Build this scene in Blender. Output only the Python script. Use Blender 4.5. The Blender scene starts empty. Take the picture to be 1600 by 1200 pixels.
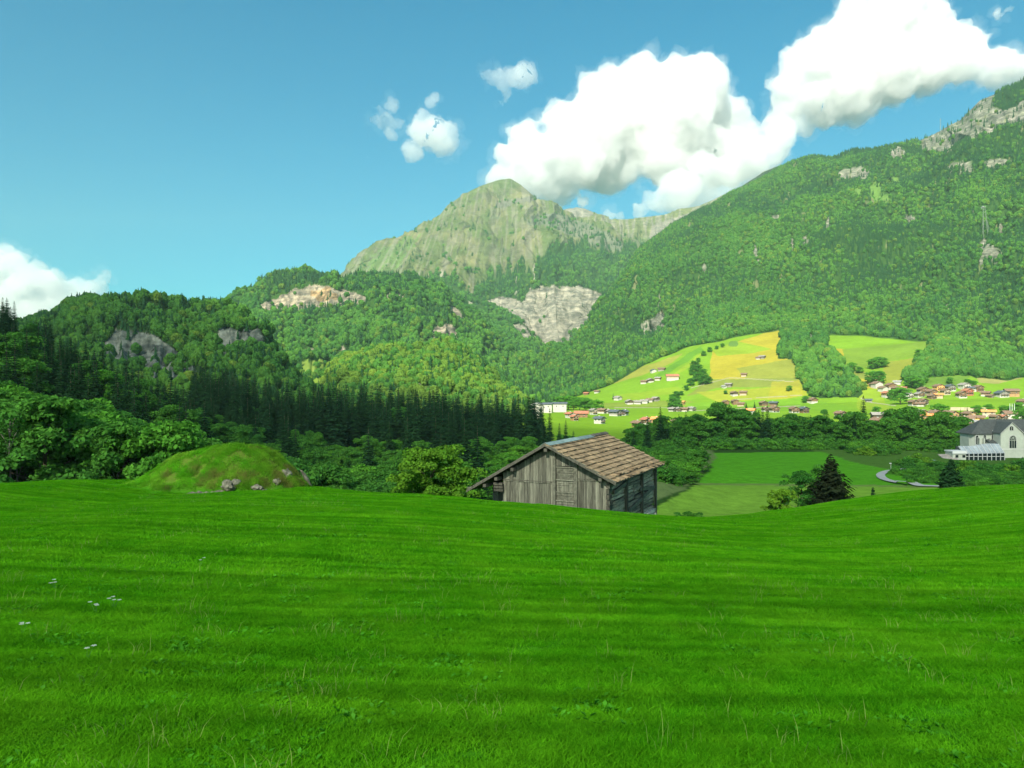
# alpine meadow with a weathered barn, wooded hills and a valley village
EXPOSURE = 1.34
HAZE = 7.0e-5
VB = 22
CLOUD_D = .007
SUN_E = 4.0
VEIL = .0032
import bpy, bmesh, math, random
import numpy as np
from mathutils import Vector, Matrix
random.seed(7)
RNG = np.random.default_rng(11)
sc = bpy.context.scene
COL = sc.collection
F = 1200.0                      # focal length of the camera in photo pixels (1600 wide)


def P(px, py, D):
    return Vector(((px - 800) / F * D, D, (600 - py) / F * D))


# ------------------------------------------------------------------ noise
_G = np.random.default_rng(5).normal(size=(256, 3))
_G /= np.linalg.norm(_G, axis=1)[:, None]
_PERM = np.random.default_rng(6).permutation(256)
_PERM = np.concatenate([_PERM] * 3)


def pnoise(x, y, z=0.0):
    x, y, z = np.broadcast_arrays(np.asarray(x, float), np.asarray(y, float), np.asarray(z, float))
    xi, yi, zi = np.floor(x).astype(int), np.floor(y).astype(int), np.floor(z).astype(int)
    xf, yf, zf = x - xi, y - yi, z - zi
    u, v, w = [f * f * f * (f * (f * 6 - 15) + 10) for f in (xf, yf, zf)]
    xi &= 255; yi &= 255; zi &= 255

    def g(dx, dy, dz):
        h = _PERM[_PERM[_PERM[(xi + dx) & 255] + ((yi + dy) & 255)] + ((zi + dz) & 255)]
        gr = _G[h]
        return gr[..., 0] * (xf - dx) + gr[..., 1] * (yf - dy) + gr[..., 2] * (zf - dz)
    a = g(0, 0, 0) * (1 - u) + g(1, 0, 0) * u
    b = g(0, 1, 0) * (1 - u) + g(1, 1, 0) * u
    c = g(0, 0, 1) * (1 - u) + g(1, 0, 1) * u
    d = g(0, 1, 1) * (1 - u) + g(1, 1, 1) * u
    return ((a * (1 - v) + b * v) * (1 - w) + (c * (1 - v) + d * v) * w) * 1.6


def fbm(x, y, z=0.0, o=4, gain=0.5):
    s, a, f = 0, 1.0, 1.0
    for k in range(o):
        s = s + a * pnoise(np.asarray(x) * f + 17.3 * k, np.asarray(y) * f - 9.1 * k, np.asarray(z) * f + 3.7 * k)
        a *= gain; f *= 2.03
    return s


def ridged(x, y, z=0.0, o=4):
    s, a, f = 0, 1.0, 1.0
    for k in range(o):
        s = s + a * (1 - 2 * np.abs(pnoise(np.asarray(x) * f + 7.3 * k, np.asarray(y) * f - 5.1 * k, np.asarray(z) * f)))
        a *= .5; f *= 2.1
    return s / 2


def sstep(a, b, x):
    t = np.clip((np.asarray(x, float) - a) / (b - a), 0, 1)
    return t * t * (3 - 2 * t)


def inpoly(px, py, poly):
    px, py = np.asarray(px), np.asarray(py)
    r = np.zeros(px.shape, bool)
    n = len(poly)
    for i in range(n):
        x1, y1 = poly[i]; x2, y2 = poly[(i + 1) % n]
        if y1 == y2:
            continue
        c = ((y1 > py) != (y2 > py)) & (px < (x2 - x1) * (py - y1) / (y2 - y1) + x1)
        r ^= c
    return r


# ------------------------------------------------------------------ object helpers
def tag(o, label=None, cat=None, group=None, kind=None):
    if label: o['label'] = label
    if cat: o['category'] = cat
    if group: o['group'] = group
    if kind: o['kind'] = kind
    return o


def link(name, me, mat=None, parent=None, loc=None):
    o = bpy.data.objects.new(name, me)
    COL.objects.link(o)
    if mat is not None and me is not None:
        for m in (mat if isinstance(mat, (list, tuple)) else [mat]):
            me.materials.append(m)
    if parent is not None: o.parent = parent
    if loc is not None: o.location = loc
    return o


def empty(name, loc, rz=0.0):
    o = bpy.data.objects.new(name, None)
    o.empty_display_size = .2
    COL.objects.link(o)
    o.location = loc
    o.rotation_euler = (0, 0, rz)
    return o


def npmesh(name, V, Fq, smooth=False, col=None):
    me = bpy.data.meshes.new(name)
    V = np.asarray(V, np.float32); Fq = np.asarray(Fq, np.int32)
    me.vertices.add(len(V)); me.vertices.foreach_set('co', V.ravel())
    k = Fq.shape[1]
    me.loops.add(Fq.size); me.loops.foreach_set('vertex_index', Fq.ravel())
    me.polygons.add(len(Fq))
    me.polygons.foreach_set('loop_start', np.arange(0, Fq.size, k, dtype=np.int32))
    me.polygons.foreach_set('loop_total', np.full(len(Fq), k, np.int32))
    if smooth: me.polygons.foreach_set('use_smooth', np.ones(len(Fq), bool))
    me.update(calc_edges=True)
    if col is not None:
        a = me.color_attributes.new('Col', 'FLOAT_COLOR', 'POINT')
        c = np.zeros((len(V), 4), np.float32); c[:, :np.shape(col)[-1]] = col
        a.data.foreach_set('color', c.ravel())
    return me


class MB:
    """collects boxes, prisms and tubes for one mesh"""
    def __init__(s): s.v = []; s.f = []; s.m = []

    def poly(s, pts, faces, m=0):
        b = len(s.v)
        s.v += [tuple(p) for p in pts]
        s.f += [tuple(b + i for i in f) for f in faces]
        s.m += [m] * len(faces)

    def box(s, o, a, b, c, m=0):
        """box from corner o along vectors a, b, c"""
        o, a, b, c = Vector(o), Vector(a), Vector(b), Vector(c)
        pts = [o, o + a, o + a + b, o + b, o + c, o + a + c, o + a + b + c, o + b + c]
        if a.cross(b).dot(c) > 0:
            fs = [(0, 3, 2, 1), (4, 5, 6, 7), (0, 1, 5, 4), (1, 2, 6, 5), (2, 3, 7, 6), (3, 0, 4, 7)]
        else:
            fs = [(0, 1, 2, 3), (7, 6, 5, 4), (4, 5, 1, 0), (5, 6, 2, 1), (6, 7, 3, 2), (7, 4, 0, 3)]
        s.poly(pts, fs, m)

    def cbox(s, c, sx, sy, sz, m=0):
        s.box((c[0] - sx / 2, c[1] - sy / 2, c[2] - sz / 2), (sx, 0, 0), (0, sy, 0), (0, 0, sz), m)

    def tube(s, pts, rad, n=6, m=0):
        rings = []
        for i, p in enumerate(pts):
            p = Vector(p)
            q = Vector(pts[min(i + 1, len(pts) - 1)]) - Vector(pts[max(i - 1, 0)])
            q.normalize()
            u = q.cross(Vector((.3, .9, .1)));
            if u.length < .05: u = q.cross(Vector((1, 0, 0)))
            u.normalize(); w = q.cross(u)
            r = rad[i] if isinstance(rad, (list, tuple)) else rad
            rings.append([p + (u * math.cos(t) + w * math.sin(t)) * r for t in [2 * math.pi * k / n for k in range(n)]])
        V = [v for r in rings for v in r]
        fs = [(i * n + k, i * n + (k + 1) % n, (i + 1) * n + (k + 1) % n, (i + 1) * n + k) for i in range(len(pts) - 1) for k in range(n)]
        fs += [tuple(range(n))[::-1], tuple((len(pts) - 1) * n + k for k in range(n))]
        s.poly(V, fs, m)

    def mesh(s, name, mats=None, smooth=False):
        me = bpy.data.meshes.new(name)
        me.from_pydata(s.v, [], s.f)
        me.polygons.foreach_set('material_index', s.m)
        if smooth: me.polygons.foreach_set('use_smooth', [True] * len(s.f))
        me.update()
        for m in mats or []: me.materials.append(m)
        return me

    def build(s, name, mat, parent=None, loc=None, smooth=False):
        return link(name, s.mesh(name, mat if isinstance(mat, (list, tuple)) else [mat], smooth), None, parent, loc)


# ------------------------------------------------------------------ materials
def newmat(name):
    m = bpy.data.materials.new(name); m.use_nodes = True
    nt = m.node_tree; nt.nodes.clear()
    out = nt.nodes.new('ShaderNodeOutputMaterial')
    return m, nt, out


def N(nt, t, **kw):
    n = nt.nodes.new(t)
    for k, v in kw.items():
        if k.startswith('i_'): n.inputs[k[2:].replace('_', ' ')].default_value = v
        else: setattr(n, k, v)
    return n


def rgb(c): return (c[0], c[1], c[2], 1.0)


def noise(nt, scale, detail=4, rough=.55, vec=None, dim='3D'):
    n = N(nt, 'ShaderNodeTexNoise', noise_dimensions=dim)
    n.inputs['Scale'].default_value = scale; n.inputs['Detail'].default_value = detail; n.inputs['Roughness'].default_value = rough
    if vec is not None: nt.links.new(vec, n.inputs['Vector'])
    return n


def mixc(nt, fac, a, b, blend='MIX'):
    n = N(nt, 'ShaderNodeMix', data_type='RGBA', blend_type=blend)
    for s, v in ((0, fac), (6, a), (7, b)):
        if isinstance(v, (int, float)): n.inputs[s].default_value = v
        elif isinstance(v, tuple): n.inputs[s].default_value = rgb(v)
        else: nt.links.new(v, n.inputs[s])
    return n.outputs[2]


def rng(nt, v, a, b, c, d):
    n = N(nt, 'ShaderNodeMapRange')
    nt.links.new(v, n.inputs[0])
    for i, q in enumerate((a, b, c, d)): n.inputs[i + 1].default_value = q
    return n.outputs[0]


def pos(nt):
    return N(nt, 'ShaderNodeNewGeometry').outputs['Position']


def objco(nt):
    return N(nt, 'ShaderNodeTexCoord').outputs['Object']


def foliage(name, c1, c2, c3=None, trans=.28, nscale=.35, amt=.5, isl=((.62, .62, .62), (1.3, 1.3, 1.3))):
    """leaf material: hue varies per tree and per leaf clump"""
    m, nt, out = newmat(name)
    oi = N(nt, 'ShaderNodeObjectInfo')
    base = mixc(nt, oi.outputs['Random'], c1, c2)
    n = noise(nt, nscale, 3, .6, objco(nt))
    base = mixc(nt, rng(nt, n.outputs[0], .35, .68, 0, amt), base, c3 or tuple(min(1, x * 1.6) for x in c2))
    ri = N(nt, 'ShaderNodeNewGeometry')
    n5 = noise(nt, .0065, 4, .6, ri.outputs['Position'])
    base = mixc(nt, 1.0, base, mixc(nt, rng(nt, n5.outputs[0], .35, .65, 0, 1), (.72, .80, .90), (1.25, 1.15, .95)), 'MULTIPLY')
    base = mixc(nt, 1.0, base, mixc(nt, ri.outputs['Random Per Island'], *isl), 'MULTIPLY')
    d = N(nt, 'ShaderNodeBsdfDiffuse'); t = N(nt, 'ShaderNodeBsdfTranslucent')
    nt.links.new(base, d.inputs[0]); nt.links.new(base, t.inputs[0])
    mx = N(nt, 'ShaderNodeMixShader'); mx.inputs[0].default_value = trans
    nt.links.new(d.outputs[0], mx.inputs[1]); nt.links.new(t.outputs[0], mx.inputs[2])
    nt.links.new(mx.outputs[0], out.inputs[0])
    return m


def solid(name, c, rough=.8, var=.25, nscale=3.0, bump=0.0, metal=0.0, stretch=None, c2=None, spec=.3):
    """surface with grain, stains and a little relief"""
    m, nt, out = newmat(name)
    b = N(nt, 'ShaderNodeBsdfPrincipled')
    b.inputs['Roughness'].default_value = rough; b.inputs['Metallic'].default_value = metal
    b.inputs['Specular IOR Level'].default_value = spec
    v = objco(nt)
    if stretch:
        mp = N(nt, 'ShaderNodeMapping'); mp.inputs['Scale'].default_value = stretch
        nt.links.new(v, mp.inputs[0]); v = mp.outputs[0]
    n = noise(nt, nscale, 6, .65, v)
    lo = tuple(x * (1 - var) for x in c); hi = c2 or tuple(min(1, x * (1 + var)) for x in c)
    col = mixc(nt, rng(nt, n.outputs[0], .35, .65, 0, 1), lo, hi)
    ri = N(nt, 'ShaderNodeNewGeometry')
    col = mixc(nt, 1.0, col, mixc(nt, ri.outputs['Random Per Island'], (1 - var,) * 3, (1 + var * .7,) * 3), 'MULTIPLY')
    nt.links.new(col, b.inputs['Base Color'])
    if bump:
        bp = N(nt, 'ShaderNodeBump'); bp.inputs['Strength'].default_value = .6; bp.inputs['Distance'].default_value = bump
        nt.links.new(n.outputs[0], bp.inputs['Height']); nt.links.new(bp.outputs[0], b.inputs['Normal'])
    nt.links.new(b.outputs[0], out.inputs[0])
    return m


def terrain_mat(name, s1, s2, amt=.35, bump=0.0, bscale=.05, amt2=.2):
    """own colour painted per vertex (fields, rock, scree), varied by two noises in metres"""
    m, nt, out = newmat(name)
    a = N(nt, 'ShaderNodeAttribute', attribute_name='Col')
    p = pos(nt)
    n1 = noise(nt, s1, 5, .6, p); n2 = noise(nt, s2, 5, .6, p)
    c = mixc(nt, 1.0, a.outputs['Color'], mixc(nt, rng(nt, n1.outputs[0], .3, .7, 0, 1), (1 - amt,) * 3, (1 + amt, 1 + amt * .8, 1 + amt * .6)), 'MULTIPLY')
    c = mixc(nt, 1.0, c, mixc(nt, rng(nt, n2.outputs[0], .3, .7, 0, 1), (1 - amt2,) * 3, (1 + amt2,) * 3), 'MULTIPLY')
    d = N(nt, 'ShaderNodeBsdfDiffuse'); nt.links.new(c, d.inputs[0])
    if bump:
        mp = N(nt, 'ShaderNodeMapping'); mp.inputs['Scale'].default_value = (1, 1, 4.5); nt.links.new(p, mp.inputs[0])
        st = noise(nt, bscale * .8, 8, .72, mp.outputs[0])
        cr = noise(nt, bscale * 2.2, 6, .7, p)
        dk = mixc(nt, 1.0, mixc(nt, rng(nt, st.outputs[0], .40, .60, 0, 1), (.50, .52, .55), (1.28, 1.25, 1.2)), mixc(nt, rng(nt, cr.outputs[0], .40, .58, 0, 1), (.62, .63, .65), (1.15, 1.15, 1.15)), 'MULTIPLY')
        c = mixc(nt, a.outputs['Alpha'], c, mixc(nt, 1.0, c, dk, 'MULTIPLY')); nt.links.new(c, d.inputs[0])
        nb0 = noise(nt, bscale, 8, .72, mp.outputs[0])
        nb = N(nt, 'ShaderNodeMath', operation='MULTIPLY'); nt.links.new(nb0.outputs[0], nb.inputs[0]); nt.links.new(a.outputs['Alpha'], nb.inputs[1])
        bp = N(nt, 'ShaderNodeBump'); bp.inputs['Strength'].default_value = 1; bp.inputs['Distance'].default_value = bump
        nt.links.new(nb.outputs[0], bp.inputs['Height']); nt.links.new(bp.outputs[0], d.inputs['Normal'])
    nt.links.new(d.outputs[0], out.inputs[0])
    return m


# ------------------------------------------------------------------ instancing of uncountable plants
def scatter_object(name, pts, rotz, scl, idx, protos, label, cat=None, tilt=None):
    """one stuff object: protos placed on points by geometry nodes"""
    n = len(pts)
    me = bpy.data.meshes.new(name)
    me.vertices.add(n); me.vertices.foreach_set('co', np.asarray(pts, np.float32).ravel())
    at = me.attributes.new('rot', 'FLOAT_VECTOR', 'POINT')
    r = np.zeros((n, 3), np.float32); r[:, 2] = rotz
    if tilt is not None: r[:, :2] = tilt
    at.data.foreach_set('vector', r.ravel())
    at = me.attributes.new('scl', 'FLOAT_VECTOR', 'POINT')
    s = np.asarray(scl, np.float32)
    if s.ndim == 1: s = np.repeat(s[:, None], 3, 1)
    at.data.foreach_set('vector', s.ravel())
    at = me.attributes.new('idx', 'INT', 'POINT')
    at.data.foreach_set('value', np.asarray(idx, np.int32))
    o = bpy.data.objects.new(name, me); COL.objects.link(o)
    tag(o, label, cat, None, 'stuff')
    pc = bpy.data.collections.new(name + '_kinds')
    for p in protos: pc.objects.link(p)
    ng = bpy.data.node_groups.new(name, 'GeometryNodeTree')
    ng.interface.new_socket('Geometry', in_out='INPUT', socket_type='NodeSocketGeometry')
    ng.interface.new_socket('Geometry', in_out='OUTPUT', socket_type='NodeSocketGeometry')
    gi = ng.nodes.new('NodeGroupInput'); go = ng.nodes.new('NodeGroupOutput')
    ci = ng.nodes.new('GeometryNodeCollectionInfo'); ci.inputs[0].default_value = pc
    ci.inputs['Separate Children'].default_value = True; ci.inputs['Reset Children'].default_value = True
    ip = ng.nodes.new('GeometryNodeInstanceOnPoints')
    ip.inputs['Pick Instance'].default_value = True

    def att(nm, dt):
        a = ng.nodes.new('GeometryNodeInputNamedAttribute'); a.data_type = dt; a.inputs['Name'].default_value = nm
        return [q for q in a.outputs if q.enabled][0]
    L = ng.links.new
    L(gi.outputs[0], ip.inputs['Points']); L(ci.outputs[0], ip.inputs['Instance'])
    L(att('idx', 'INT'), ip.inputs['Instance Index'])
    e2r = ng.nodes.new('FunctionNodeEulerToRotation')
    L(att('rot', 'FLOAT_VECTOR'), e2r.inputs[0]); L(e2r.outputs[0], ip.inputs['Rotation'])
    L(att('scl', 'FLOAT_VECTOR'), ip.inputs['Scale'])
    L(ip.outputs[0], go.inputs[0])
    md = o.modifiers.new('scatter', 'NODES'); md.node_group = ng
    return o
# ------------------------------------------------------------------ ground sheet
_cp = np.array([(-200, 760, 40), (0, 757, 40), (100, 751, 41), (170, 751, 41), (230, 759, 40), (330, 766, 39), (480, 762, 38), (560, 770, 36), (650, 775, 35),
                (750, 783, 34), (850, 791, 34), (950, 800, 34), (1030, 806, 35), (1100, 809, 36), (1150, 808, 37), (1200, 804, 38), (1280, 793, 40),
                (1350, 781, 43), (1400, 774, 45), (1460, 767, 46), (1530, 762, 46), (1600, 759, 46), (1800, 755, 46)], float)
_cx = (_cp[:, 0] - 800) / F * _cp[:, 2]; _cy = _cp[:, 2]; _cz = (600 - _cp[:, 1]) / F * _cp[:, 2]
# ground behind the crest: (px, distance, height)
_far = np.array([
    (-400, 60, -6), (-400, 120, -4), (-400, 250, 30), (-400, 400, 60), (-400, 560, 60),
    (0, 60, -8), (0, 100, -14), (0, 150, -9), (0, 250, 12), (0, 310, 20), (0, 400, 20), (0, 550, 0),
    (100, 60, -9), (100, 100, -15.5), (100, 150, -13), (100, 250, 1), (100, 320, 8), (100, 420, 5), (100, 550, -15),
    (220, 60, -10), (220, 100, -18), (220, 160, -18), (220, 250, -14), (220, 330, -9), (220, 420, -8), (220, 550, -22),
    (350, 60, -11.5), (350, 100, -20), (350, 160, -25), (350, 250, -22), (350, 330, -21), (350, 450, -18), (350, 550, -28),
    (500, 60, -12), (500, 100, -22), (500, 150, -27), (500, 250, -31), (500, 350, -27), (500, 440, -24), (500, 550, -32),
    (700, 60, -12.5), (700, 100, -22), (700, 150, -27), (700, 250, -32), (700, 350, -30), (700, 440, -26), (700, 550, -35),
    (850, 60, -12.5), (850, 100, -20), (850, 150, -25), (850, 250, -28), (850, 350, -30), (850, 440, -35), (850, 550, -44),
    (1020, 60, -12.5), (1020, 100, -18), (1020, 150, -19), (1060, 200, -21), (1060, 300, -27), (1020, 400, -33), (1020, 550, -44),
    (1110, 75, -15.5), (1110, 100, -19.0), (1130, 135, -22), (1130, 180, -23.2), (1130, 250, -25), (1130, 300, -27), (1130, 360, -29.5), (1130, 420, -35), (1130, 550, -44),
    (1250, 75, -14.5), (1250, 100, -19), (1250, 135, -21.8), (1250, 180, -23), (1250, 250, -25), (1250, 300, -26.8), (1250, 360, -29.5), (1250, 420, -35), (1250, 550, -44),
    (1400, 75, -13.0), (1400, 110, -19), (1400, 160, -22), (1400, 230, -25.0), (1400, 300, -27.5), (1400, 360, -30), (1400, 430, -35), (1400, 550, -44),
    (1600, 75, -11.5), (1600, 110, -18), (1600, 160, -22), (1600, 230, -26), (1600, 300, -29), (1600, 380, -31), (1600, 430, -35), (1600, 550, -44),
    (2000, 75, -10), (2000, 160, -22), (2000, 300, -29), (2000, 430, -35), (2000, 550, -44)], float)


def _fk(px, D): return np.stack([np.asarray(px) / 260.0, np.log(np.asarray(D)) * 3.2], -1)


_fq = _fk(_far[:, 0], _far[:, 1])
_K = np.linalg.norm(_fq[:, None] - _fq[None], axis=-1)
_Am = np.block([[_K, np.ones((len(_fq), 1)), _fq], [np.ones((1, len(_fq))), np.zeros((1, 3))], [_fq.T, np.zeros((2, 3))]])
_W = np.linalg.solve(_Am, np.concatenate([_far[:, 2], [0, 0, 0]]))


def rbf(px, D):
    q = _fk(px, D)
    out = np.zeros(q.shape[:-1])
    for i in range(len(_fq)):
        out += _W[i] * np.sqrt((q[..., 0] - _fq[i, 0]) ** 2 + (q[..., 1] - _fq[i, 1]) ** 2)
    return out + _W[-3] + _W[-2] * q[..., 0] + _W[-1] * q[..., 1]


MOUND = (-13.4, 39.4)


def mound(x, y):
    u = (x - MOUND[0]) / np.where(x > MOUND[0], 3.1, 6.8); v = (y - MOUND[1]) / 3.2
    r = np.sqrt(u * u + v * v) * (1 + .10 * pnoise(x * .5, y * .5, 3))
    h = 1.85 * (1 - sstep(.34, 1.0, r)) * (1 + .05 * pnoise(x * .9, y * .9, 2)) + .10 * fbm(x * 1.3, y * 1.3, 5, 3) * sstep(1.0, .8, r)
    # small rock step at its front foot
    h = h + .38 * sstep(1.02, .93, r) * sstep(0, -.5, v) * sstep(-.65, -.3, u)
    return h


def H(x, y):
    x = np.asarray(x, float); y = np.asarray(y, float)
    x, y = np.broadcast_arrays(x, y)
    yc = np.interp(x, _cx, _cy); zc = np.interp(x, _cx, _cz)
    z0 = -2.3 - .0022 * np.clip(np.abs(x) - 4, 0, 40) * np.clip(12 - np.abs(y), 0, 12)
    t = y / yc
    zn = z0 + (zc - z0) * t
    s0 = (zc - z0) / yc
    e = np.clip(y - (yc - 1.0), 0, None)
    # rolls over behind the crest
    zn = zn - np.where(e < 7, .014 * e * e, .014 * 49 + .196 * (e - 7))
    zn = zn + .05 * fbm(x * .16, y * .16, 1, 3) * sstep(0, 8, np.abs(y)) + .10 * pnoise(x * .06, y * .09, 4) * sstep(6, 20, y) * sstep(yc - 1, yc - 10, y)
    zn = zn + mound(x, y)
    D = np.maximum(y, 20.0)
    px = np.clip(800 + F * x / D, -700, 2300)
    zf = rbf(px, np.clip(D, 52, 550))
    zf = zf + 1.0 * fbm(x * .02, y * .02, 7, 4) * np.where((px > 1050) & (px < 1420), .25, 1)
    zf = np.where(D > 550, zf - (D - 550) * .05, zf)
    k = sstep(yc + 8, yc + 34, y)
    return zn * (1 - k) + zf * k


def Hs(x, y): return float(H(np.array([x]), np.array([y]))[0])


FIELD_POLY = [(1110, 708), (1285, 706), (1330, 722), (1400, 735), (1450, 742), (1500, 752), (1500, 830), (1000, 830), (1030, 790), (1080, 762), (1112, 732)]


def build_ground():
    rows = list(np.arange(-60, 0, 2.0)) + list(np.arange(0, 62, .28))
    y = 62.0
    while y < 7500:
        rows.append(y); y += max(.45, (y - 40) * .016)
    rows = np.array(rows)
    nx = 520
    a = np.linspace(-1.15, 1.15, nx)
    Y, A = np.meshgrid(rows, a, indexing='ij')
    X = A * (np.maximum(Y, 0) + 42)
    Z = H(X, Y)
    px = 800 + F * X / np.maximum(Y, 1); py = 600 - F * Z / np.maximum(Y, 1)
    col = np.zeros(X.shape + (3,))
    col[:] = (.022, .055, .012)                                   # woodland floor
    rg_ = (px > 1270) & (Y > 60) & (Y < 330)
    col[rg_] = (.050, .115, .020)
    near = Y < (np.interp(X, _cx, _cy) + 30)
    col[near] = (.042, .185, .007)
    lush = (.058, .215, .012); mown = (.120, .245, .028)
    f = inpoly(px + 3 * pnoise(X * .05, Y * .05), py, FIELD_POLY) & (Y > 75)
    col[f] = lush
    bound = 757 + (px - 1150) * .01 + 1.2 * pnoise(X * .1, Y * .1)
    col[f & (py > bound)] = mown
    col[f & (np.abs(py - bound) < 1.6)] = (.10, .17, .04)
    # rough grass of the bank on the left of the field
    bk = inpoly(px, py, [(1010, 690), (1110, 700), (1118, 716), (1070, 765), (1020, 785)]) & (Y > 60)
    col[bk] = (.085, .13, .045)
    md = mound(X, Y)
    w = sstep(.05, .5, md)[..., None]
    col = col * (1 - w) + np.array((.075, .13, .018)) * w
    V = np.stack([X, Y, Z], -1).reshape(-1, 3)
    nr = len(rows)
    i = np.arange(nr - 1)[:, None] * nx + np.arange(nx - 1)[None]
    Fq = np.stack([i, i + 1, i + nx + 1, i + nx], -1).reshape(-1, 4)
    me = npmesh('ground', V, Fq, True, col.reshape(-1, 3))
    o = link('ground', me, terrain_mat('ground_earth', .35, 2.5, .22, .05, 3.0, .18))
    tag(o, 'meadow ground rolling down to the lower field and the valley', None, None, 'structure')
    return o


# ------------------------------------------------------------------ hills and mountains
class Loft:
    """surface through several contour curves given as (px, py, distance); columns run up the slope, displaced by noise"""
    def __init__(s, name, px0, px1, nu, curves, segs, amp, seed=0, wide=200., gully=None, back=600., lower=0., soft=-1.):
        s.name = name; s.px0, s.px1 = px0, px1
        t = np.linspace(px0, px1, nu); s.t = t
        C = []
        for cv in curves:
            cv = np.array(cv, float)
            C.append((np.interp(t, cv[:, 0], cv[:, 1]), np.interp(t, cv[:, 0], cv[:, 2])))
        # round the corners of the polylines a little
        k = np.array([1, 2, 3, 2, 1.]); k /= k.sum()
        def sm(a): return np.convolve(np.pad(a, 2, mode='edge'), k, 'valid')
        C = [(sm(p), sm(d)) for p, d in C]
        py = []; D = []; vv = []
        for j in range(len(C) - 1):
            n = segs[j]
            for q in range(n):
                f = q / n
                # world-space straight slope between contours, eased
                z0 = (600 - C[j][0]) * C[j][1]; z1 = (600 - C[j + 1][0]) * C[j + 1][1]
                d = C[j][1] * (1 - f) + C[j + 1][1] * f
                z = z0 * (1 - f) + z1 * f
                py.append(600 - z / d); D.append(d); vv.append(j + f)
        py.append(C[-1][0]); D.append(C[-1][1]); vv.append(len(C) - 1.)
        s.iridge = len(py) - 1
        for q in range(1, 6):                                     # far side
            f = q / 5
            d = C[-1][1] + back * f
            z = (600 - C[-1][0]) * C[-1][1] - back * F * .75 * f * (0.4 + .6 * f)
            py.append(600 - z / d); D.append(d); vv.append(len(C) - 1 + f)
        py = np.array(py); D = np.array(D); vv = np.array(vv)
        TX = np.repeat(t[None], len(py), 0)
        X = (TX - 800) / F * D; Z = (600 - py) / F * D
        Z = Z - lower * np.clip(vv - (len(C) - 2), 0, 1)[:, None]
        Pm = np.stack([X, D, Z], -1)
        nrm = s.normals(Pm)
        L = wide
        d = amp * (fbm(X / L + seed, D / L, Z / L, 6, .52)) * .8
        if gully: d = d + gully(TX, py, X, D, Z, vv)
        fade = np.interp(vv, [0, .3 if soft < 0 else soft, len(C) - 1.25, len(C) - 1, len(C)], [.4 if soft < 0 else .15, 1, 1, .16, .16])
        d = d * (fade[:, None] if np.ndim(fade) == 1 else fade)
        s.P = Pm + nrm * d[..., None]
        s.vv = np.repeat(vv[:, None], nu, 1)
        s.px = 800 + F * s.P[..., 0] / s.P[..., 1]; s.py = 600 - F * s.P[..., 2] / s.P[..., 1]
        s.N = s.normals(s.P)

    @staticmethod
    def normals(Pm):
        du = np.gradient(Pm, axis=1); dv = np.gradient(Pm, axis=0)
        n = np.cross(du, dv); n /= np.maximum(np.linalg.norm(n, axis=-1, keepdims=True), 1e-9)
        return n

    def build(s, mat, colour, label, rock=None):
        nv, nu = s.px.shape
        i = np.arange(nv - 1)[:, None] * nu + np.arange(nu - 1)[None]
        Fq = np.stack([i, i + 1, i + nu + 1, i + nu], -1).reshape(-1, 4)
        if rock is not None: colour = np.concatenate([colour, np.asarray(rock, float)[..., None]], -1)
        me = npmesh(s.name, s.P.reshape(-1, 3), Fq, True, colour.reshape(-1, colour.shape[-1]))
        return tag(link(s.name, me, mat), label, None, None, 'structure')

    def at(s, px, py):
        """frontmost point of the surface seen at a photo position"""
        j = int(np.clip(np.searchsorted(s.t, px), 1, len(s.t) - 1))
        c = s.py[:, j]
        for i in range(len(c) - 1):
            if (c[i] - py) * (c[i + 1] - py) <= 0:
                f = (c[i] - py) / (c[i] - c[i + 1] + 1e-9)
                return Vector(s.P[i, j] * (1 - f) + s.P[i + 1, j] * f)
        return Vector(s.P[int(np.argmin(abs(c - py))), j])

    def scatter(s, spacing, mask, rg, imax=None):
        imax = imax or s.iridge + 1
        A = s.P
        d1 = A[1:, 1:] - A[:-1, :-1]; d2 = A[1:, :-1] - A[:-1, 1:]
        ar = .5 * np.linalg.norm(np.cross(d1, d2), axis=-1)
        # trees need plan area rather than face area on cliffs
        ar = ar * np.clip(np.abs(s.N[:-1, :-1, 2]) * 1.35 + .25, .3, 1)
        ar[imax:] = 0
        m = mask[:-1, :-1] * ar
        p = (m / m.sum()).ravel()
        n = int(m.sum() / spacing ** 2)
        c = rg.choice(len(p), n, p=p)
        i, j = np.divmod(c, ar.shape[1])
        fu, fv = rg.random((2, n, 1))
        q = A[i, j] * (1 - fu) * (1 - fv) + A[i, j + 1] * fu * (1 - fv) + A[i + 1, j] * (1 - fu) * fv + A[i + 1, j + 1] * fu * fv
        return q, i, j


def colmix(col, m, c):
    m = np.clip(m, 0, 1)[..., None]
    return col * (1 - m) + np.array(c) * m


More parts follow.
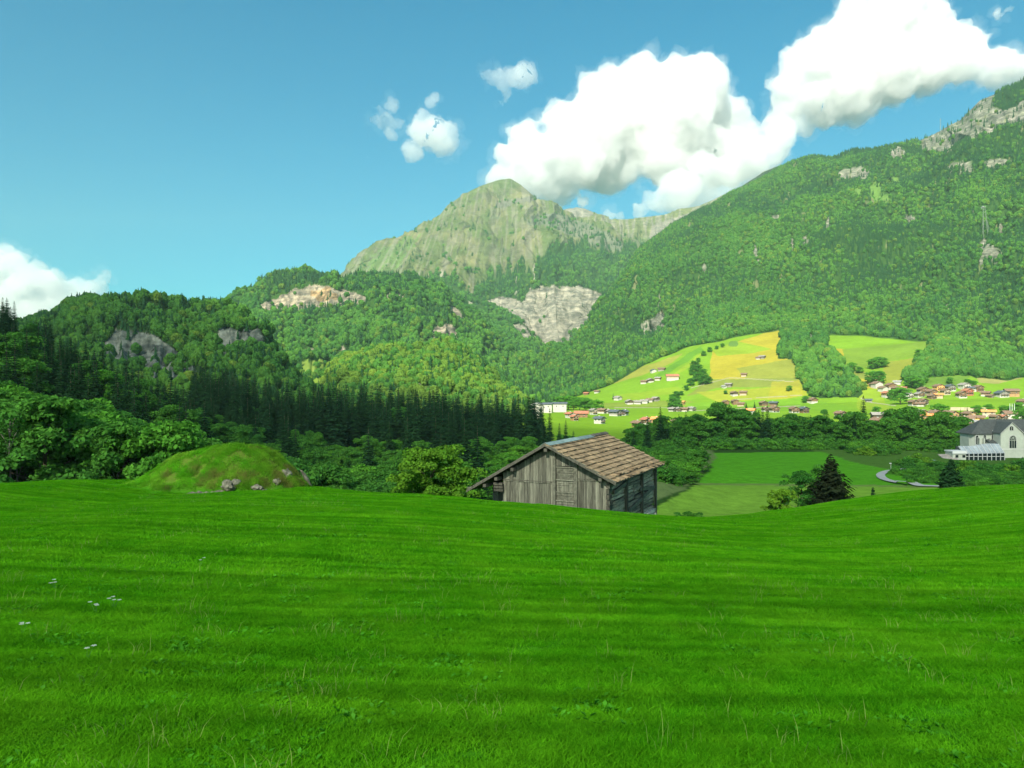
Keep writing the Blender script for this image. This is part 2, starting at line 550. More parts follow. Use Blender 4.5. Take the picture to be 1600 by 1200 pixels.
# --- valley side: flat valley floor, hay meadows, forest and crags on the right
VX = [780, 860, 900, 950, 1010, 1090, 1150, 1220, 1290, 1400, 1480, 1540, 1600, 1800]
vs_curves = [
    [(780, 695, 410), (1800, 695, 410)],
    [(780, 656.6, 700), (1800, 656.6, 700)],
    [(780, 636, 1080), (1000, 635, 1080), (1150, 635, 1050), (1300, 630, 1010), (1450, 624, 940), (1800, 622, 900)],
    list(zip(VX, [632, 628, 618, 600, 570, 541, 527, 515, 525, 532, 530, 555, 575, 590],
             [1350, 1330, 1330, 1340, 1380, 1420, 1430, 1440, 1400, 1330, 1290, 1220, 1160, 1120])),
    [(780, 600, 1800), (870, 590, 1750), (940, 545, 1820), (1000, 490, 1950), (1090, 440, 2050), (1200, 400, 2050), (1300, 390, 1950), (1450, 380, 1780), (1600, 345, 1600), (1800, 330, 1500)],
    [(780, 570, 2500), (840, 590, 2350), (868, 572, 2300), (905, 524, 2400), (940, 478, 2450), (970, 430, 2560), (1000, 388, 2700), (1045, 352, 2800), (1092, 327, 2900), (1140, 300, 2890),
     (1190, 276, 2850), (1235, 250, 2800), (1272, 240, 2750), (1300, 243, 2700), (1330, 232, 2600), (1370, 228, 2550), (1405, 222, 2500), (1440, 214, 2450), (1470, 200, 2400), (1500, 183, 2350),
     (1530, 152, 2250), (1565, 138, 2200), (1600, 122, 2150), (1700, 80, 2050), (1800, 60, 2000)]]


def vs_gully(TX, py, X, D, Z, vv):
    up = np.clip(vv - 3.0, 0, 1)[:, None] if vv.ndim == 1 else np.clip(vv - 3, 0, 1)
    g = ridged(TX / 75. + .8 * pnoise(TX / 120., Z / 400.), Z / 900., 2, 4) * 46
    # fields stay gentle
    lo = np.clip(vv - 2.0, 0, 1)[:, None]
    return g * up + 6 * fbm(X / 130., D / 130., 5, 3) * lo


VALLEY = Loft('valley_side', 780, 1800, 860, vs_curves, [14, 40, 130, 90, 120], 0.0, 3, 260., vs_gully, 700., 12.)
_u = np.clip((VALLEY.vv - 3.0) / .5, 0, 1) * np.clip((4.9 - VALLEY.vv) * 2.5, .0, 1)
VALLEY.P = VALLEY.P + VALLEY.N * (_u * 60 * fbm(VALLEY.P[..., 0] / 320., VALLEY.P[..., 1] / 320., VALLEY.P[..., 2] / 320., 5))[..., None]
VALLEY.px = 800 + F * VALLEY.P[..., 0] / VALLEY.P[..., 1]; VALLEY.py = 600 - F * VALLEY.P[..., 2] / VALLEY.P[..., 1]
VALLEY.N = VALLEY.normals(VALLEY.P)

# --- main mountain
mm_curves = [
    [(330, 650, 1500), (600, 650, 1500), (800, 640, 1450), (1250, 645, 1600)],
    [(330, 600, 2300), (500, 570, 2300), (600, 545, 2300), (700, 525, 2350), (770, 530, 2350), (820, 560, 2300), (850, 575, 2250), (880, 570, 2300), (950, 520, 2600), (1000, 470, 2900), (1100, 420, 3200), (1250, 400, 3300)],
    [(330, 585, 3000), (500, 500, 3100), (600, 470, 3100), (700, 465, 3100), (765, 473, 3050), (800, 492, 2900), (830, 520, 2750), (850, 545, 2650), (870, 545, 2650), (900, 510, 2800), (945, 485, 3000), (1000, 440, 3300), (1100, 400, 3600), (1250, 380, 3700)],
    [(330, 580, 3400), (500, 490, 3500), (600, 440, 3500), (700, 430, 3500), (765, 462, 3300), (830, 450, 3250), (900, 448, 3250), (945, 460, 3300), (1000, 425, 3600), (1100, 390, 3900), (1250, 370, 4000)],
    [(330, 575, 3900), (500, 485, 4000), (560, 436, 4000), (620, 405, 4000), (700, 370, 4100), (760, 345, 4200), (800, 342, 4200), (850, 350, 4150), (900, 370, 4100), (960, 395, 4100), (1000, 405, 4200), (1100, 400, 4300), (1250, 380, 4300)],
    [(330, 575, 4200), (500, 480, 4200), (540, 436, 4220), (556, 420, 4250), (580, 398, 4300), (620, 384, 4350), (655, 364, 4400), (680, 345, 4500), (700, 320, 4600), (725, 303, 4650), (755, 290, 4750), (780, 282, 4800), (797, 279, 4800), (812, 287, 4800),
     (830, 302, 4750), (850, 320, 4700), (870, 330, 4650), (900, 345, 4600), (940, 358, 4550), (980, 385, 4500), (1020, 400, 4500), (1100, 400, 4500), (1250, 380, 4500)]]


def mm_gully(TX, py, X, D, Z, vv):
    v = vv[:, None]
    w = TX + 10 * pnoise(TX / 60., Z / 300., 3)
    w = w + 22 * fbm(X / 500., Z / 500., D / 500., 4)
    fan = (w - 800) / (1 + np.clip(py - 280, 0, 300) / 260.)          # gullies spread out below the summit
    up = np.clip((v - 1.6) / 1.2, 0, 1) * np.clip((5.0 - v) / .7 + .15, 0.15, 1)
    g = ridged(fan / 17., Z / 400., 1, 4) * 22 + ridged(fan / 48., Z / 1100., 9, 4) * 80
    band = ridged(Z / 170. + .4 * pnoise(X / 400., D / 400.), X / 2500., 4, 2) * 16
    low = np.clip(2 - v, 0, 1) * 20 * ridged(TX / 60., Z / 700., 6, 4)
    return (g + band) * up + low


MAIN = Loft('mountain', 330, 1250, 760, mm_curves, [45, 70, 60, 130, 110], 70.0, 9, 420., mm_gully, 900., soft=2.2)

# --- high ridge behind
bk_curves = [
    [(820, 420, 4700), (1300, 400, 4700)],
    [(820, 370, 5200), (900, 360, 5200), (1000, 375, 5200), (1100, 350, 5200), (1300, 330, 5200)],
    [(820, 345, 5600), (860, 332, 5600), (890, 326, 5600), (905, 328, 5600), (925, 336, 5600), (950, 343, 5600), (980, 342, 5600), (1010, 338, 5600), (1040, 336, 5600), (1070, 327, 5500), (1095, 321, 5400),
     (1150, 296, 5300), (1190, 268, 5200), (1215, 258, 5200), (1300, 262, 5200)]]
BACKR = Loft('high_ridge', 820, 1300, 420, bk_curves, [40, 70], 90.0, 21, 500., lambda TX, py, X, D, Z, vv: ridged(TX / 16., Z / 1500., 3, 4) * 45 * np.clip(2.1 - vv, 0.1, 1)[:, None], 800.)

# --- wooded hill with the pale cliff, centre left
h3_curves = [
    [(300, 640, 1050), (480, 640, 1050), (760, 640, 1150), (860, 650, 1200)],
    [(300, 560, 1350), (400, 560, 1350), (500, 566, 1350), (600, 566, 1350), (700, 575, 1400), (760, 600, 1400), (860, 640, 1400)],
    [(300, 530, 1650), (400, 500, 1700), (500, 498, 1700), (600, 500, 1700), (680, 515, 1700), (730, 548, 1650), (780, 590, 1600), (860, 635, 1550)],
    [(300, 520, 1780), (400, 482, 1820), (450, 484, 1820), (520, 480, 1820), (570, 470, 1820), (640, 466, 1830), (690, 480, 1850), (740, 520, 1850), (790, 570, 1850), (860, 630, 1750)],
    [(300, 505, 1850), (380, 480, 1880), (410, 468, 1870), (450, 452, 1860), (500, 446, 1860), (550, 455, 1870), (580, 463, 1880), (640, 455, 1900), (690, 468, 1930), (740, 505, 1950), (790, 560, 1950), (860, 625, 1850)],
    [(300, 500, 2000), (345, 478, 2050), (370, 468, 2050), (400, 460, 2050), (430, 441, 2060), (470, 430, 2080), (520, 428, 2100), (560, 425, 2100), (610, 423, 2120), (650, 427, 2120), (685, 440, 2120), (715, 460, 2120), (740, 490, 2100), (770, 530, 2080), (800, 575, 2050), (860, 625, 2000)]]
HILL3 = Loft('wooded_hill', 300, 860, 500, h3_curves, [30, 60, 30, 30, 40], 34.0, 31, 190., lambda TX, py, X, D, Z, vv: ridged(TX / 40., Z / 300., 3, 4) * 22, 500., 17.)

# --- yellow-green knoll in front of it
kn_curves = [
    [(420, 650, 640), (820, 650, 640)],
    [(420, 625, 760), (520, 600, 780), (600, 585, 790), (700, 580, 790), (760, 600, 780), (820, 640, 700)],
    [(420, 612, 900), (470, 602, 950), (500, 592, 960), (520, 578, 960), (545, 562, 960), (575, 550, 950), (620, 541, 940), (660, 537, 930), (700, 536, 930), (728, 545, 920), (748, 562, 910), (765, 585, 900), (785, 612, 860), (820, 640, 800)]]
KNOLL = Loft('knoll', 420, 820, 260, kn_curves, [30, 60], 14.0, 41, 90., lambda TX, py, X, D, Z, vv: ridged(TX / 60., Z / 90., 3, 4) * 9, 250., 8.)

# --- dark hill with grey cliffs, left
h2_curves = [
    [(-250, 650, 520), (560, 655, 520)],
    [(-250, 560, 600), (-50, 575, 600), (150, 588, 600), (230, 590, 610), (300, 600, 610), (380, 596, 620), (450, 612, 620), (560, 645, 600)],
    [(-250, 540, 690), (0, 552, 690), (150, 556, 690), (200, 560, 680), (250, 566, 680), (300, 572, 690), (350, 556, 690), (400, 562, 690), (450, 605, 690), (560, 642, 660)],
    [(-250, 520, 730), (0, 535, 730), (150, 532, 715), (200, 532, 712), (250, 538, 712), (300, 545, 720), (350, 528, 712), (400, 530, 715), (425, 570, 720), (450, 600, 730), (560, 640, 700)],
    [(-250, 470, 900), (-60, 500, 900), (0, 515, 900), (25, 505, 900), (70, 488, 900), (95, 474, 900), (120, 466, 900), (150, 460, 890), (200, 457, 880), (250, 459, 870), (300, 465, 860), (335, 474, 850), (365, 487, 840), (385, 505, 830),
     (400, 525, 820), (415, 548, 810), (435, 572, 800), (470, 595, 790), (510, 618, 780), (560, 640, 760)]]
HILL2 = Loft('cliff_hill', -250, 560, 560, h2_curves, [20, 40, 30, 60], 20.0, 51, 100., lambda TX, py, X, D, Z, vv: ridged(TX / 34., Z / 160., 3, 4) * 11, 300., 9.)
# ------------------------------------------------------------------ foliage materials
M_BL = foliage('broadleaf_leaves', (.036, .165, .028), (.070, .235, .034), (.12, .32, .040), .4, .30, .7)
M_BL_LIGHT = foliage('light_leaves', (.075, .27, .028), (.11, .33, .034), (.16, .40, .045), .42)
M_BUSH = foliage('bush_leaves', (.11, .28, .022), (.14, .32, .024), (.22, .38, .035), .4, .8)
M_SP = foliage('spruce_needles', (.008, .030, .013), (.016, .052, .019), (.028, .080, .025), .08, .5, .35)
M_RED = foliage('reddish_needles', (.012, .020, .010), (.022, .023, .012), (.030, .042, .018), .1, .9, .5)
M_BARK = solid('bark', (.09, .07, .05), .9, .35, 6, .03, stretch=(1, 1, .25))
M_BARK_PALE = solid('pale_bark', (.22, .2, .17), .9, .3, 5, .02, stretch=(1, 1, .3))
FI = ((.80, .80, .80), (1.16, 1.16, 1.16))
M_FAR_BL = foliage('distant_broadleaf', (.034, .125, .024), (.072, .190, .030), (.10, .22, .036), .15, .12, .5, FI)
M_FAR_SP = foliage('distant_spruce', (.016, .058, .024), (.028, .086, .030), (.040, .105, .034), .05, .2, .4, FI)
M_FAR_LT = foliage('distant_yellow_green', (.085, .175, .026), (.12, .21, .032), (.15, .25, .04), .15, .2, .5, FI)


def quads_from(c, a, b):
    """rhombic leaves from centres, long half axis a, short half axis b"""
    V = np.stack([c - a, c + b, c + a, c - b], 1).reshape(-1, 3)
    Fq = np.arange(len(V)).reshape(-1, 4)
    return V, Fq


def rdir(n, rg):
    v = rg.normal(size=(n, 3)); return v / np.linalg.norm(v, axis=1)[:, None]


def leaves_on(centres, rad, per, leaf, rg, flat=.75):
    """leaf clumps: per leaves on a ragged shell round each centre"""
    n = len(centres) * per
    c = np.repeat(centres, per, 0); r = np.repeat(rad, per)
    d = rdir(n, rg)
    d[:, 2] = np.where(d[:, 2] < -.3, -d[:, 2], d[:, 2])
    rr = r * (.55 + .5 * rg.random(n) ** .6)
    p = c + d * rr[:, None] * np.array([1, 1, flat])
    nrm = d * .7 + rdir(n, rg) * .8 + np.array([0, 0, .35]); nrm /= np.linalg.norm(nrm, axis=1)[:, None]
    a = np.cross(nrm, rdir(n, rg)); a /= np.linalg.norm(a, axis=1)[:, None]
    b = np.cross(nrm, a)
    s = leaf * (.6 + .8 * rg.random(n))
    return p, a * s[:, None], b * s[:, None] * .62


def broadleaf_meshes(seed, h=10., wid=.36, ncl=70, per=110, leaf=.22, low=.22, name='crown', mat=None, bark=None, spiky=0., trunk_r=.022):
    rg = np.random.default_rng(seed)
    # a few big boughs carry smaller clumps, so the outline is lobed
    nb = 9
    bo = []
    for k in range(nb):
        an = 2.4 * k + rg.random() * .8; q = (k + .5) / nb
        z = h * (low + .12 + (.80 - low) * q)
        R = h * wid * math.sqrt(max(.08, 1 - ((q - .36) / .72) ** 2)) * (.45 + .3 * rg.random())
        bo.append((R * math.cos(an), R * math.sin(an), z))
    bo.append((0, 0, h * .84))
    bo = np.array(bo)
    br = h * wid * (.42 + .24 * rg.random(len(bo)))
    ci = rg.integers(0, len(bo), ncl)
    d = rdir(ncl, rg); d[:, 2] = np.where(rg.random(ncl) < .72, np.abs(d[:, 2]), d[:, 2])
    cen = bo[ci] + d * (br[ci] * (.35 + .72 * rg.random(ncl)))[:, None] * np.array([1, 1, .8 + spiky])
    cen[:, 2] = np.clip(cen[:, 2], h * low * .8, h * .97)
    rad = h * (.070 + .060 * rg.random(ncl))
    p, a, b = leaves_on(cen, rad, per, leaf, rg)
    V, Fq = quads_from(p, a, b)
    crown = npmesh(name, V, Fq); crown.materials.append(mat or M_BL)
    t = MB()
    bend = rg.normal(size=2) * .02 * h
    tr = [(0, 0, -1.0), (bend[0] * .3, bend[1] * .3, h * .2), (bend[0], bend[1], h * .5), (bend[0] * .6, bend[1] * .6, h * .82)]
    t.tube(tr, [h * trunk_r * 1.25, h * trunk_r, h * trunk_r * .6, h * trunk_r * .2], 7)
    for k in range(len(bo) - 1):
        s = Vector((bend[0] * .6, bend[1] * .6, max(h * .16, bo[k][2] - h * .22)))
        e = Vector(bo[k]); mid = s.lerp(e, .5) + Vector((0, 0, .04 * h))
        t.tube([s, mid, e], [h * trunk_r * .5, h * trunk_r * .32, h * .003], 5)
    trunk = t.mesh('trunk', [bark or M_BARK], True)
    return crown, trunk


def spruce_meshes(seed, h=22., wid=.17, mat=None, levels=30, droop=.28, low=.05, name='crown', dens=1.0, bark=None):
    rg = np.random.default_rng(seed)
    C, A, B = [], [], []
    for i in range(levels):
        q = (i + rg.random() * .6) / levels
        z = h * (low + (.985 - low) * q)
        R = h * wid * (1 - q) ** .8 * (.8 + .4 * rg.random()) + h * .008
        if q < .15: R *= .75 + 1.6 * q
        nbr = max(4, int(9 * (1 - q * .5)))
        a0 = rg.random() * 6.28
        for k in range(nbr):
            an = a0 + 6.283 * k / nbr + rg.normal() * .18
            L = R * (.7 + .45 * rg.random())
            out = np.array([math.cos(an), math.sin(an), 0]); side = np.array([-math.sin(an), math.cos(an), 0])
            nst = max(3, int(7 * dens * (1 - q) + 2))
            for s_ in range(nst):
                f = (s_ + .6) / nst
                zz = z - droop * L * f + .16 * L * f * f * (1 if f > .6 else .4)
                c = out * L * f + np.array([0, 0, zz])
                w = L * .30 * (1.15 - f) + .12
                for sg in (-1, 1):
                    dv = side * sg * w + out * w * .55 + np.array([0, 0, -w * (.25 + .35 * rg.random())])
                    C.append(c + dv * .5); A.append(dv * .72); B.append((out * .3 + np.array([0, 0, -.35 - .3 * rg.random()]) + rg.normal(size=3) * .12) * w * .55)
                if s_ % 2 == 0:
                    C.append(c + np.array([0, 0, -.12 * w])); A.append(out * L / nst * .8 + np.array([0, 0, -.1])); B.append(side * w * .5 + rg.normal(size=3) * .06)
    # leader
    for k in range(10):
        C.append(np.array([0, 0, h * (.93 + .07 * k / 10)])); d = rdir(1, rg)[0] * .012 * h; A.append(d + np.array([0, 0, .01 * h])); B.append(np.cross(d, [0, 0, 1]) * .6)
    V, Fq = quads_from(np.array(C), np.array(A), np.array(B))
    crown = npmesh(name, V, Fq); crown.materials.append(mat or M_SP)
    t = MB(); t.tube([(0, 0, -1.5), (0, 0, h * .4), (0, 0, h * .97)], [h * .016, h * .011, h * .002], 7)
    return crown, t.mesh('trunk', [bark or M_BARK], True)


def shrub_mesh(seed, h=2.2, mat=None, ncl=26, per=90, leaf=.12, wid=.75):
    rg = np.random.default_rng(seed)
    d = rdir(ncl, rg); d[:, 2] = np.abs(d[:, 2])
    cen = d * (h * (.35 + .4 * rg.random(ncl)))[:, None] * np.array([wid * 1.2, wid * 1.2, .95]); cen[:, 2] += h * .08
    p, a, b = leaves_on(cen, h * (.16 + .12 * rg.random(ncl)), per, leaf, rg)
    V, Fq = quads_from(p, a, b)
    me = npmesh('shrub', V, Fq); me.materials.append(mat or M_BL)
    return me


# far trees: few faces, lumpy
def far_broadleaf(seed, mat):
    rg = np.random.default_rng(seed)
    bm = bmesh.new(); bmesh.ops.create_icosphere(bm, subdivisions=3, radius=1)
    V = np.array([v.co[:] for v in bm.verts]); Fq = np.array([[v.index for v in f.verts] for f in bm.faces]); bm.free()
    k = 1 + .36 * fbm(V[:, 0] * 1.6 + seed, V[:, 1] * 1.6, V[:, 2] * 1.6, 4) + .16 * pnoise(V[:, 0] * 5, V[:, 1] * 5 + seed, V[:, 2] * 5)
    V = V * k[:, None] * np.array([.42, .42, .46]); V[:, 2] += .50
    Fq = np.concatenate([Fq, Fq[:, 2:]], 1)
    V3 = V[Fq[:, :3]].reshape(-1, 3)                              # split faces: faceted clumps of varied tone
    F3 = np.arange(len(V3)).reshape(-1, 3)
    # ragged leaf clumps standing off the surface
    n = 420
    d = rdir(n, rg); d[:, 2] = np.abs(d[:, 2]) - .25
    p = d * np.array([.43, .43, .47]) * (.85 + .35 * rg.random(n))[:, None] + np.array([0, 0, .5])
    a = rdir(n, rg) * (.045 + .065 * rg.random(n))[:, None]; b = np.cross(a, rdir(n, rg)) * .9
    V4 = np.stack([p - a, p + a, p + b], 1).reshape(-1, 3); F4 = np.arange(len(V4)).reshape(-1, 3) + len(V3)
    me = npmesh('distant_tree', np.concatenate([V3, V4]), np.concatenate([F3, F4])); me.materials.append(mat)
    return me


def far_spruce(seed, mat):
    rg = np.random.default_rng(seed)
    V, Fc = [], []
    T = 9
    for i in range(T):
        q = i / T; z = .06 + .9 * q; R = .17 * (1 - q) ** .85 + .01
        n = 9; a0 = rg.random() * 6
        top = len(V); V.append((0, 0, z + .17 * (1 - .4 * q)))
        for k in range(n):
            r = R * (.6 + .7 * rg.random()) if k % 2 == 0 else R * .55
            an = a0 + 6.283 * k / n
            V.append((r * math.cos(an), r * math.sin(an), z - .03 * rg.random() - (.03 if k % 2 == 0 else 0)))
        for k in range(n): Fc.append((top, top + 1 + k, top + 1 + (k + 1) % n))
    V = np.array(V); Fc = np.array(Fc)
    V3 = V[Fc].reshape(-1, 3)
    me = npmesh('distant_spruce', V3, np.arange(len(V3)).reshape(-1, 3)); me.materials.append(mat)
    return me


def proto(name, me):
    return bpy.data.objects.new(name, me)


FARK = [proto('far_a', far_broadleaf(1, M_FAR_BL)), proto('far_b', far_broadleaf(2, M_FAR_BL)), proto('far_c', far_broadleaf(3, M_FAR_BL)), proto('far_d', far_broadleaf(4, M_FAR_LT)),
        proto('far_e', far_spruce(5, M_FAR_SP)), proto('far_f', far_spruce(6, M_FAR_SP)), proto('far_g', far_spruce(7, M_FAR_SP))]


def forest(name, loft, mask, spacing, hb, hs, pspruce, label, seed, plight=.12, imax=None):
    rg = np.random.default_rng(seed)
    q, i, j = loft.scatter(spacing, mask, rg, imax)
    n = len(q)
    ps = pspruce(loft.px[i, j], loft.py[i, j], q) if callable(pspruce) else np.full(n, pspruce)
    sp = rg.random(n) < ps
    lt = rg.random(n) < plight
    idx = np.where(sp, 4 + rg.integers(0, 3, n), np.where(lt, 3, rg.integers(0, 3, n)))
    hh = np.where(sp, hs, hb) * (.65 + .6 * rg.random(n))
    wx = hh * np.where(sp, .95 + .3 * rg.random(n), .72 + .42 * rg.random(n))
    q = q.copy(); q[:, 2] -= .06 * hh
    print(name, n)
    return scatter_object(name, q, rg.random(n) * 6.28, np.stack([wx, wx, hh], -1), idx, FARK, label, 'forest')
build_ground()
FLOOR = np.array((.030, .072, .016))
ROCK = (.215, .205, .17); ALP = (.092, .122, .044); ALP2 = (.150, .150, .072)
M_SLOPE = terrain_mat('slope_surface', .012, .08, .22, 2.5, .03, .16)
M_ROCKY = terrain_mat('mountain_surface', .006, .04, .20, 14., .016, .16)
M_FIELD = terrain_mat('valley_surface', .02, .15, .12, 5.0, .03, .10)


def ell(px, py, cx, cy, rx, ry, wob=.35, s=9.):
    return ((px - cx) / rx) ** 2 + ((py - cy) / ry) ** 2 < 1 + wob * 2 * pnoise(px / s, py / s, cx * .1)


# ---------- valley side
px, py = VALLEY.px, VALLEY.py; vv = VALLEY.vv
WOOD1 = [(1222, 505), (1292, 505), (1292, 545), (1312, 565), (1330, 590), (1346, 612), (1342, 622), (1270, 622), (1252, 605), (1244, 575), (1240, 560), (1214, 560), (1218, 535)]
WOOD2 = [(1472, 525), (1452, 548), (1432, 572), (1414, 587), (1413, 600), (1425, 606), (1441, 604), (1447, 590), (1475, 588), (1512, 585), (1527, 592), (1548, 590), (1570, 595), (1600, 589), (1900, 585), (1900, 500)]
CRAG = [(1432, 218), (1500, 160), (1530, 128), (1568, 118), (1548, 165), (1570, 172), (1600, 160), (1800, 120), (1800, 150), (1600, 195), (1570, 196), (1545, 212), (1510, 222), (1478, 237), (1440, 235)]
wob = 5 * pnoise(px / 22., py / 22., 1)
forest_m = (vv > 3.0) | inpoly(px + wob, py + wob * .5, WOOD1) | inpoly(px + wob, py + wob * .5, WOOD2)
rock_m = inpoly(px + wob, py + wob, CRAG)
for e in [(1020, 512, 22, 13), (1032, 500, 8, 14), (1336, 272, 26, 10), (1402, 240, 12, 10), (1500, 262, 20, 8), (1560, 255, 22, 7), (1545, 395, 20, 20), (1212, 342, 8, 7), (1294, 350, 4, 12), (1258, 375, 5, 8), (1421, 345, 9, 10),
          (1480, 478, 4, 12), (1184, 405, 4, 9), (1238, 385, 3, 14), (1180, 395, 3, 12), (1564, 360, 4, 12), (1100, 420, 3, 8), (1265, 535, 4, 18), (1290, 560, 3, 12), (1030, 470, 3, 10), (1520, 330, 4, 7)]:
    rock_m |= ell(px, py, *e)
green_m = np.zeros_like(rock_m)
for e in [(1368, 296, 12, 14), (1378, 312, 14, 9), (1340, 300, 8, 6), (1396, 285, 12, 7), (1145, 538, 8, 5)]:
    green_m |= ell(px, py, *e)
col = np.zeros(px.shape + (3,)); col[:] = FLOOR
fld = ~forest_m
col[fld] = (.150, .275, .020)
YEL = (.315, .275, .030); LIME = (.20, .29, .025); OLIVE = (.18, .215, .042); DEEP = (.10, .225, .024)
wq = 2.0 * pnoise(px / 30., py / 14., 2)


def field(poly, c, m=1.0):
    global col
    f = inpoly(px + wq, py + wq * .4, poly) & fld
    col[f] = col[f] * (1 - m) + np.array(c) * m


field([(1112, 548), (1222, 510), (1242, 560), (1250, 600), (1190, 596), (1108, 592)], YEL)
field([(1112, 548), (1150, 533), (1205, 545), (1180, 552), (1120, 556)], LIME)
field([(1150, 575), (1244, 560), (1250, 598), (1170, 596)], (.22, .24, .042))
field([(1104, 593), (1250, 590), (1250, 604), (1120, 606), (1072, 620)], OLIVE)
field([(1086, 612), (1250, 603), (1256, 618), (1180, 632), (1120, 628)], (.25, .28, .03))
field([(1205, 596), (1250, 594), (1262, 618), (1200, 626)], YEL, .6)
field([(952, 602), (1010, 570), (1068, 552), (1050, 566), (1020, 580), (980, 594)], (.24, .25, .045))
field([(1045, 572), (1095, 541), (1100, 548), (1040, 586), (1020, 590)], DEEP)
field([(1062, 578), (1090, 556), (1104, 548), (1070, 580), (1040, 590)], LIME)
field([(960, 618), (1060, 604), (1070, 612), (1000, 624), (960, 626)], LIME, .8)
field([(940, 630), (1070, 625), (1100, 632), (1000, 637), (930, 637)], OLIVE, .7)
field([(1072, 630), (1260, 622), (1345, 640), (1072, 645)], (.14, .275, .022))
field([(1280, 545), (1320, 545), (1316, 560), (1326, 575), (1300, 570)], YEL)
field([(1316, 546), (1400, 538), (1480, 530), (1440, 555), (1385, 565), (1340, 578), (1320, 575)], (.145, .235, .028))
field([(1380, 566), (1440, 558), (1430, 575), (1412, 590), (1405, 600), (1380, 598)], (.21, .235, .035))
field([(1320, 578), (1340, 578), (1375, 588), (1375, 605), (1345, 602)], OLIVE)
field([(1308, 590), (1370, 592), (1378, 606), (1380, 625), (1340, 618)], YEL)
field([(1340, 605), (1372, 608), (1385, 632), (1400, 642), (1340, 640)], LIME)
field([(1440, 590), (1520, 586), (1500, 602), (1440, 606)], (.11, .20, .03))
field([(1524, 588), (1548, 586), (1600, 591), (1560, 600), (1530, 598)], (.28, .24, .10), .8)
# lanes between the fields
for (a, b, w) in [((1240, 596), (1140, 590), .5), ((1140, 590), (1080, 606), .5), ((1256, 617), (1150, 624), .5), ((1300, 600), (1312, 592), .7), ((1312, 592), (1345, 600), .5), ((1345, 622), (1362, 629), .9), ((1362, 629), (1400, 634), .6),
                  ((940, 661), (1010, 662), .5), ((960, 637), (1080, 637), .5), ((1080, 642), (1250, 634), .5)]:
    ax, ay = a; bx, by = b
    t = np.clip(((px - ax) * (bx - ax) + (py - ay) * (by - ay)) / ((bx - ax) ** 2 + (by - ay) ** 2), 0, 1)
    d = np.hypot(px - ax - t * (bx - ax), py - ay - t * (by - ay))
    col = colmix(col, (d < w) & fld & (vv > 1.0), (.30, .29, .19))
rn = sstep(.15, .55, fbm(px / 14., py / 9., 3, 4))
col = colmix(col, rock_m * (.65 + .35 * rn), (.29, .275, .23))
col = colmix(col, green_m, (.10, .185, .04))
chute = fbm(px / 9. + py / 40., py / 42., 12, 4) > .66
col = colmix(col, chute & (vv > 3.2), (.13, .145, .065))
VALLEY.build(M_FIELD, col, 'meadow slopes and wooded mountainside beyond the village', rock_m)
fm = forest_m.astype(float)
fm *= np.where(rock_m, .05, 1); fm *= np.where(green_m, .03, 1)
clr = fbm(px / 26., py / 16., 8, 4)
fm *= np.where((clr > .55) & (vv > 3.2), .22, 1)
fm *= np.where(chute & (vv > 3.2), .10, 1)
wood = forest_m & (vv <= 3.05)


def ps_valley(x, y, q):
    top = sstep(430, 260, y) * .38
    return np.clip(.40 + top + .6 * fbm(q[:, 0] / 260., q[:, 2] / 260., q[:, 1] / 260., 3), .03, .92)


forest('mountain_forest', VALLEY, fm * (vv > 3.0), 6.2, 9.5, 14., ps_valley, 'dense mixed forest covering the steep mountainside above the hay meadows', 5, .13)
forest('meadow_copse', VALLEY, wood.astype(float) * (vv <= 3.05) * np.where(rock_m, .1, 1), 7.0, 12., 15., .12, 'strip of broadleaf wood running down between the hay meadows', 6, .15)

# ---------- main mountain
px, py = MAIN.px, MAIN.py; vv = MAIN.vv
SCAR = [(762, 470), (790, 462), (812, 470), (832, 450), (870, 446), (915, 448), (946, 462), (942, 488), (925, 498), (905, 514), (888, 540), (876, 566), (860, 572), (848, 566), (846, 538), (835, 522), (818, 505), (800, 494), (780, 482)]
SCAR2 = [(800, 505), (822, 508), (832, 530), (820, 532), (806, 520)]
w1 = 6 * fbm(px / 14., py / 14., 2, 3)
scar = inpoly(px + w1, py + w1 * .6, SCAR) | inpoly(px + w1 * .5, py + w1 * .5, SCAR2)
# forest edge climbs in tongues
edge = np.interp(px, [330, 540, 600, 680, 740, 780, 830, 860, 900, 930, 960, 1000, 1040, 1100], [500, 462, 440, 425, 445, 420, 415, 385, 372, 380, 385, 380, 372, 372])
edge = edge + 16 * pnoise(px / 7., 0, 4) + 14 * pnoise(px / 19., 2, 1) + 12 * pnoise(px / 30., py / 25., 6)
fmask = sstep(-3, 6, py - edge)
fmask = np.where(scar, 0.0, fmask)
sc_ = sstep(.25, .5, fbm(px / 20. , py / 34., 7, 4)) * (py < edge)
slope_n = 1 - np.abs(MAIN.N[..., 2])
rock = sstep(.42, .62, slope_n + .22 * fbm(px / 12., py / 12., 5, 4)) * .55
rb = ridged(MAIN.P[..., 2] / 70. + .5 * pnoise(px / 30., py / 30., 2), px / 200., 1, 3)
dark_rock = inpoly(px + w1, py + w1, [(860, 330), (900, 342), (950, 362), (985, 392), (975, 398), (930, 385), (880, 362), (845, 350), (822, 352), (830, 340)])
strat = inpoly(px + w1, py + w1 * .4, [(775, 316), (835, 306), (838, 312), (800, 320), (770, 326)])
left_green = inpoly(px + w1 * 2, py + w1, [(555, 425), (600, 388), (665, 362), (648, 380), (615, 425), (590, 440), (555, 440)])
col = np.zeros(px.shape + (3,)); col[:] = ALP
nz = sstep(-.3, .5, fbm(px / 40., py / 30., 3, 4))[..., None]
col = col * (1 - nz) + np.array(ALP2) * nz
col = colmix(col, left_green * .8, (.10, .17, .05))
col = colmix(col, rock * (.65 + .35 * rb), (.17, .16, .13))
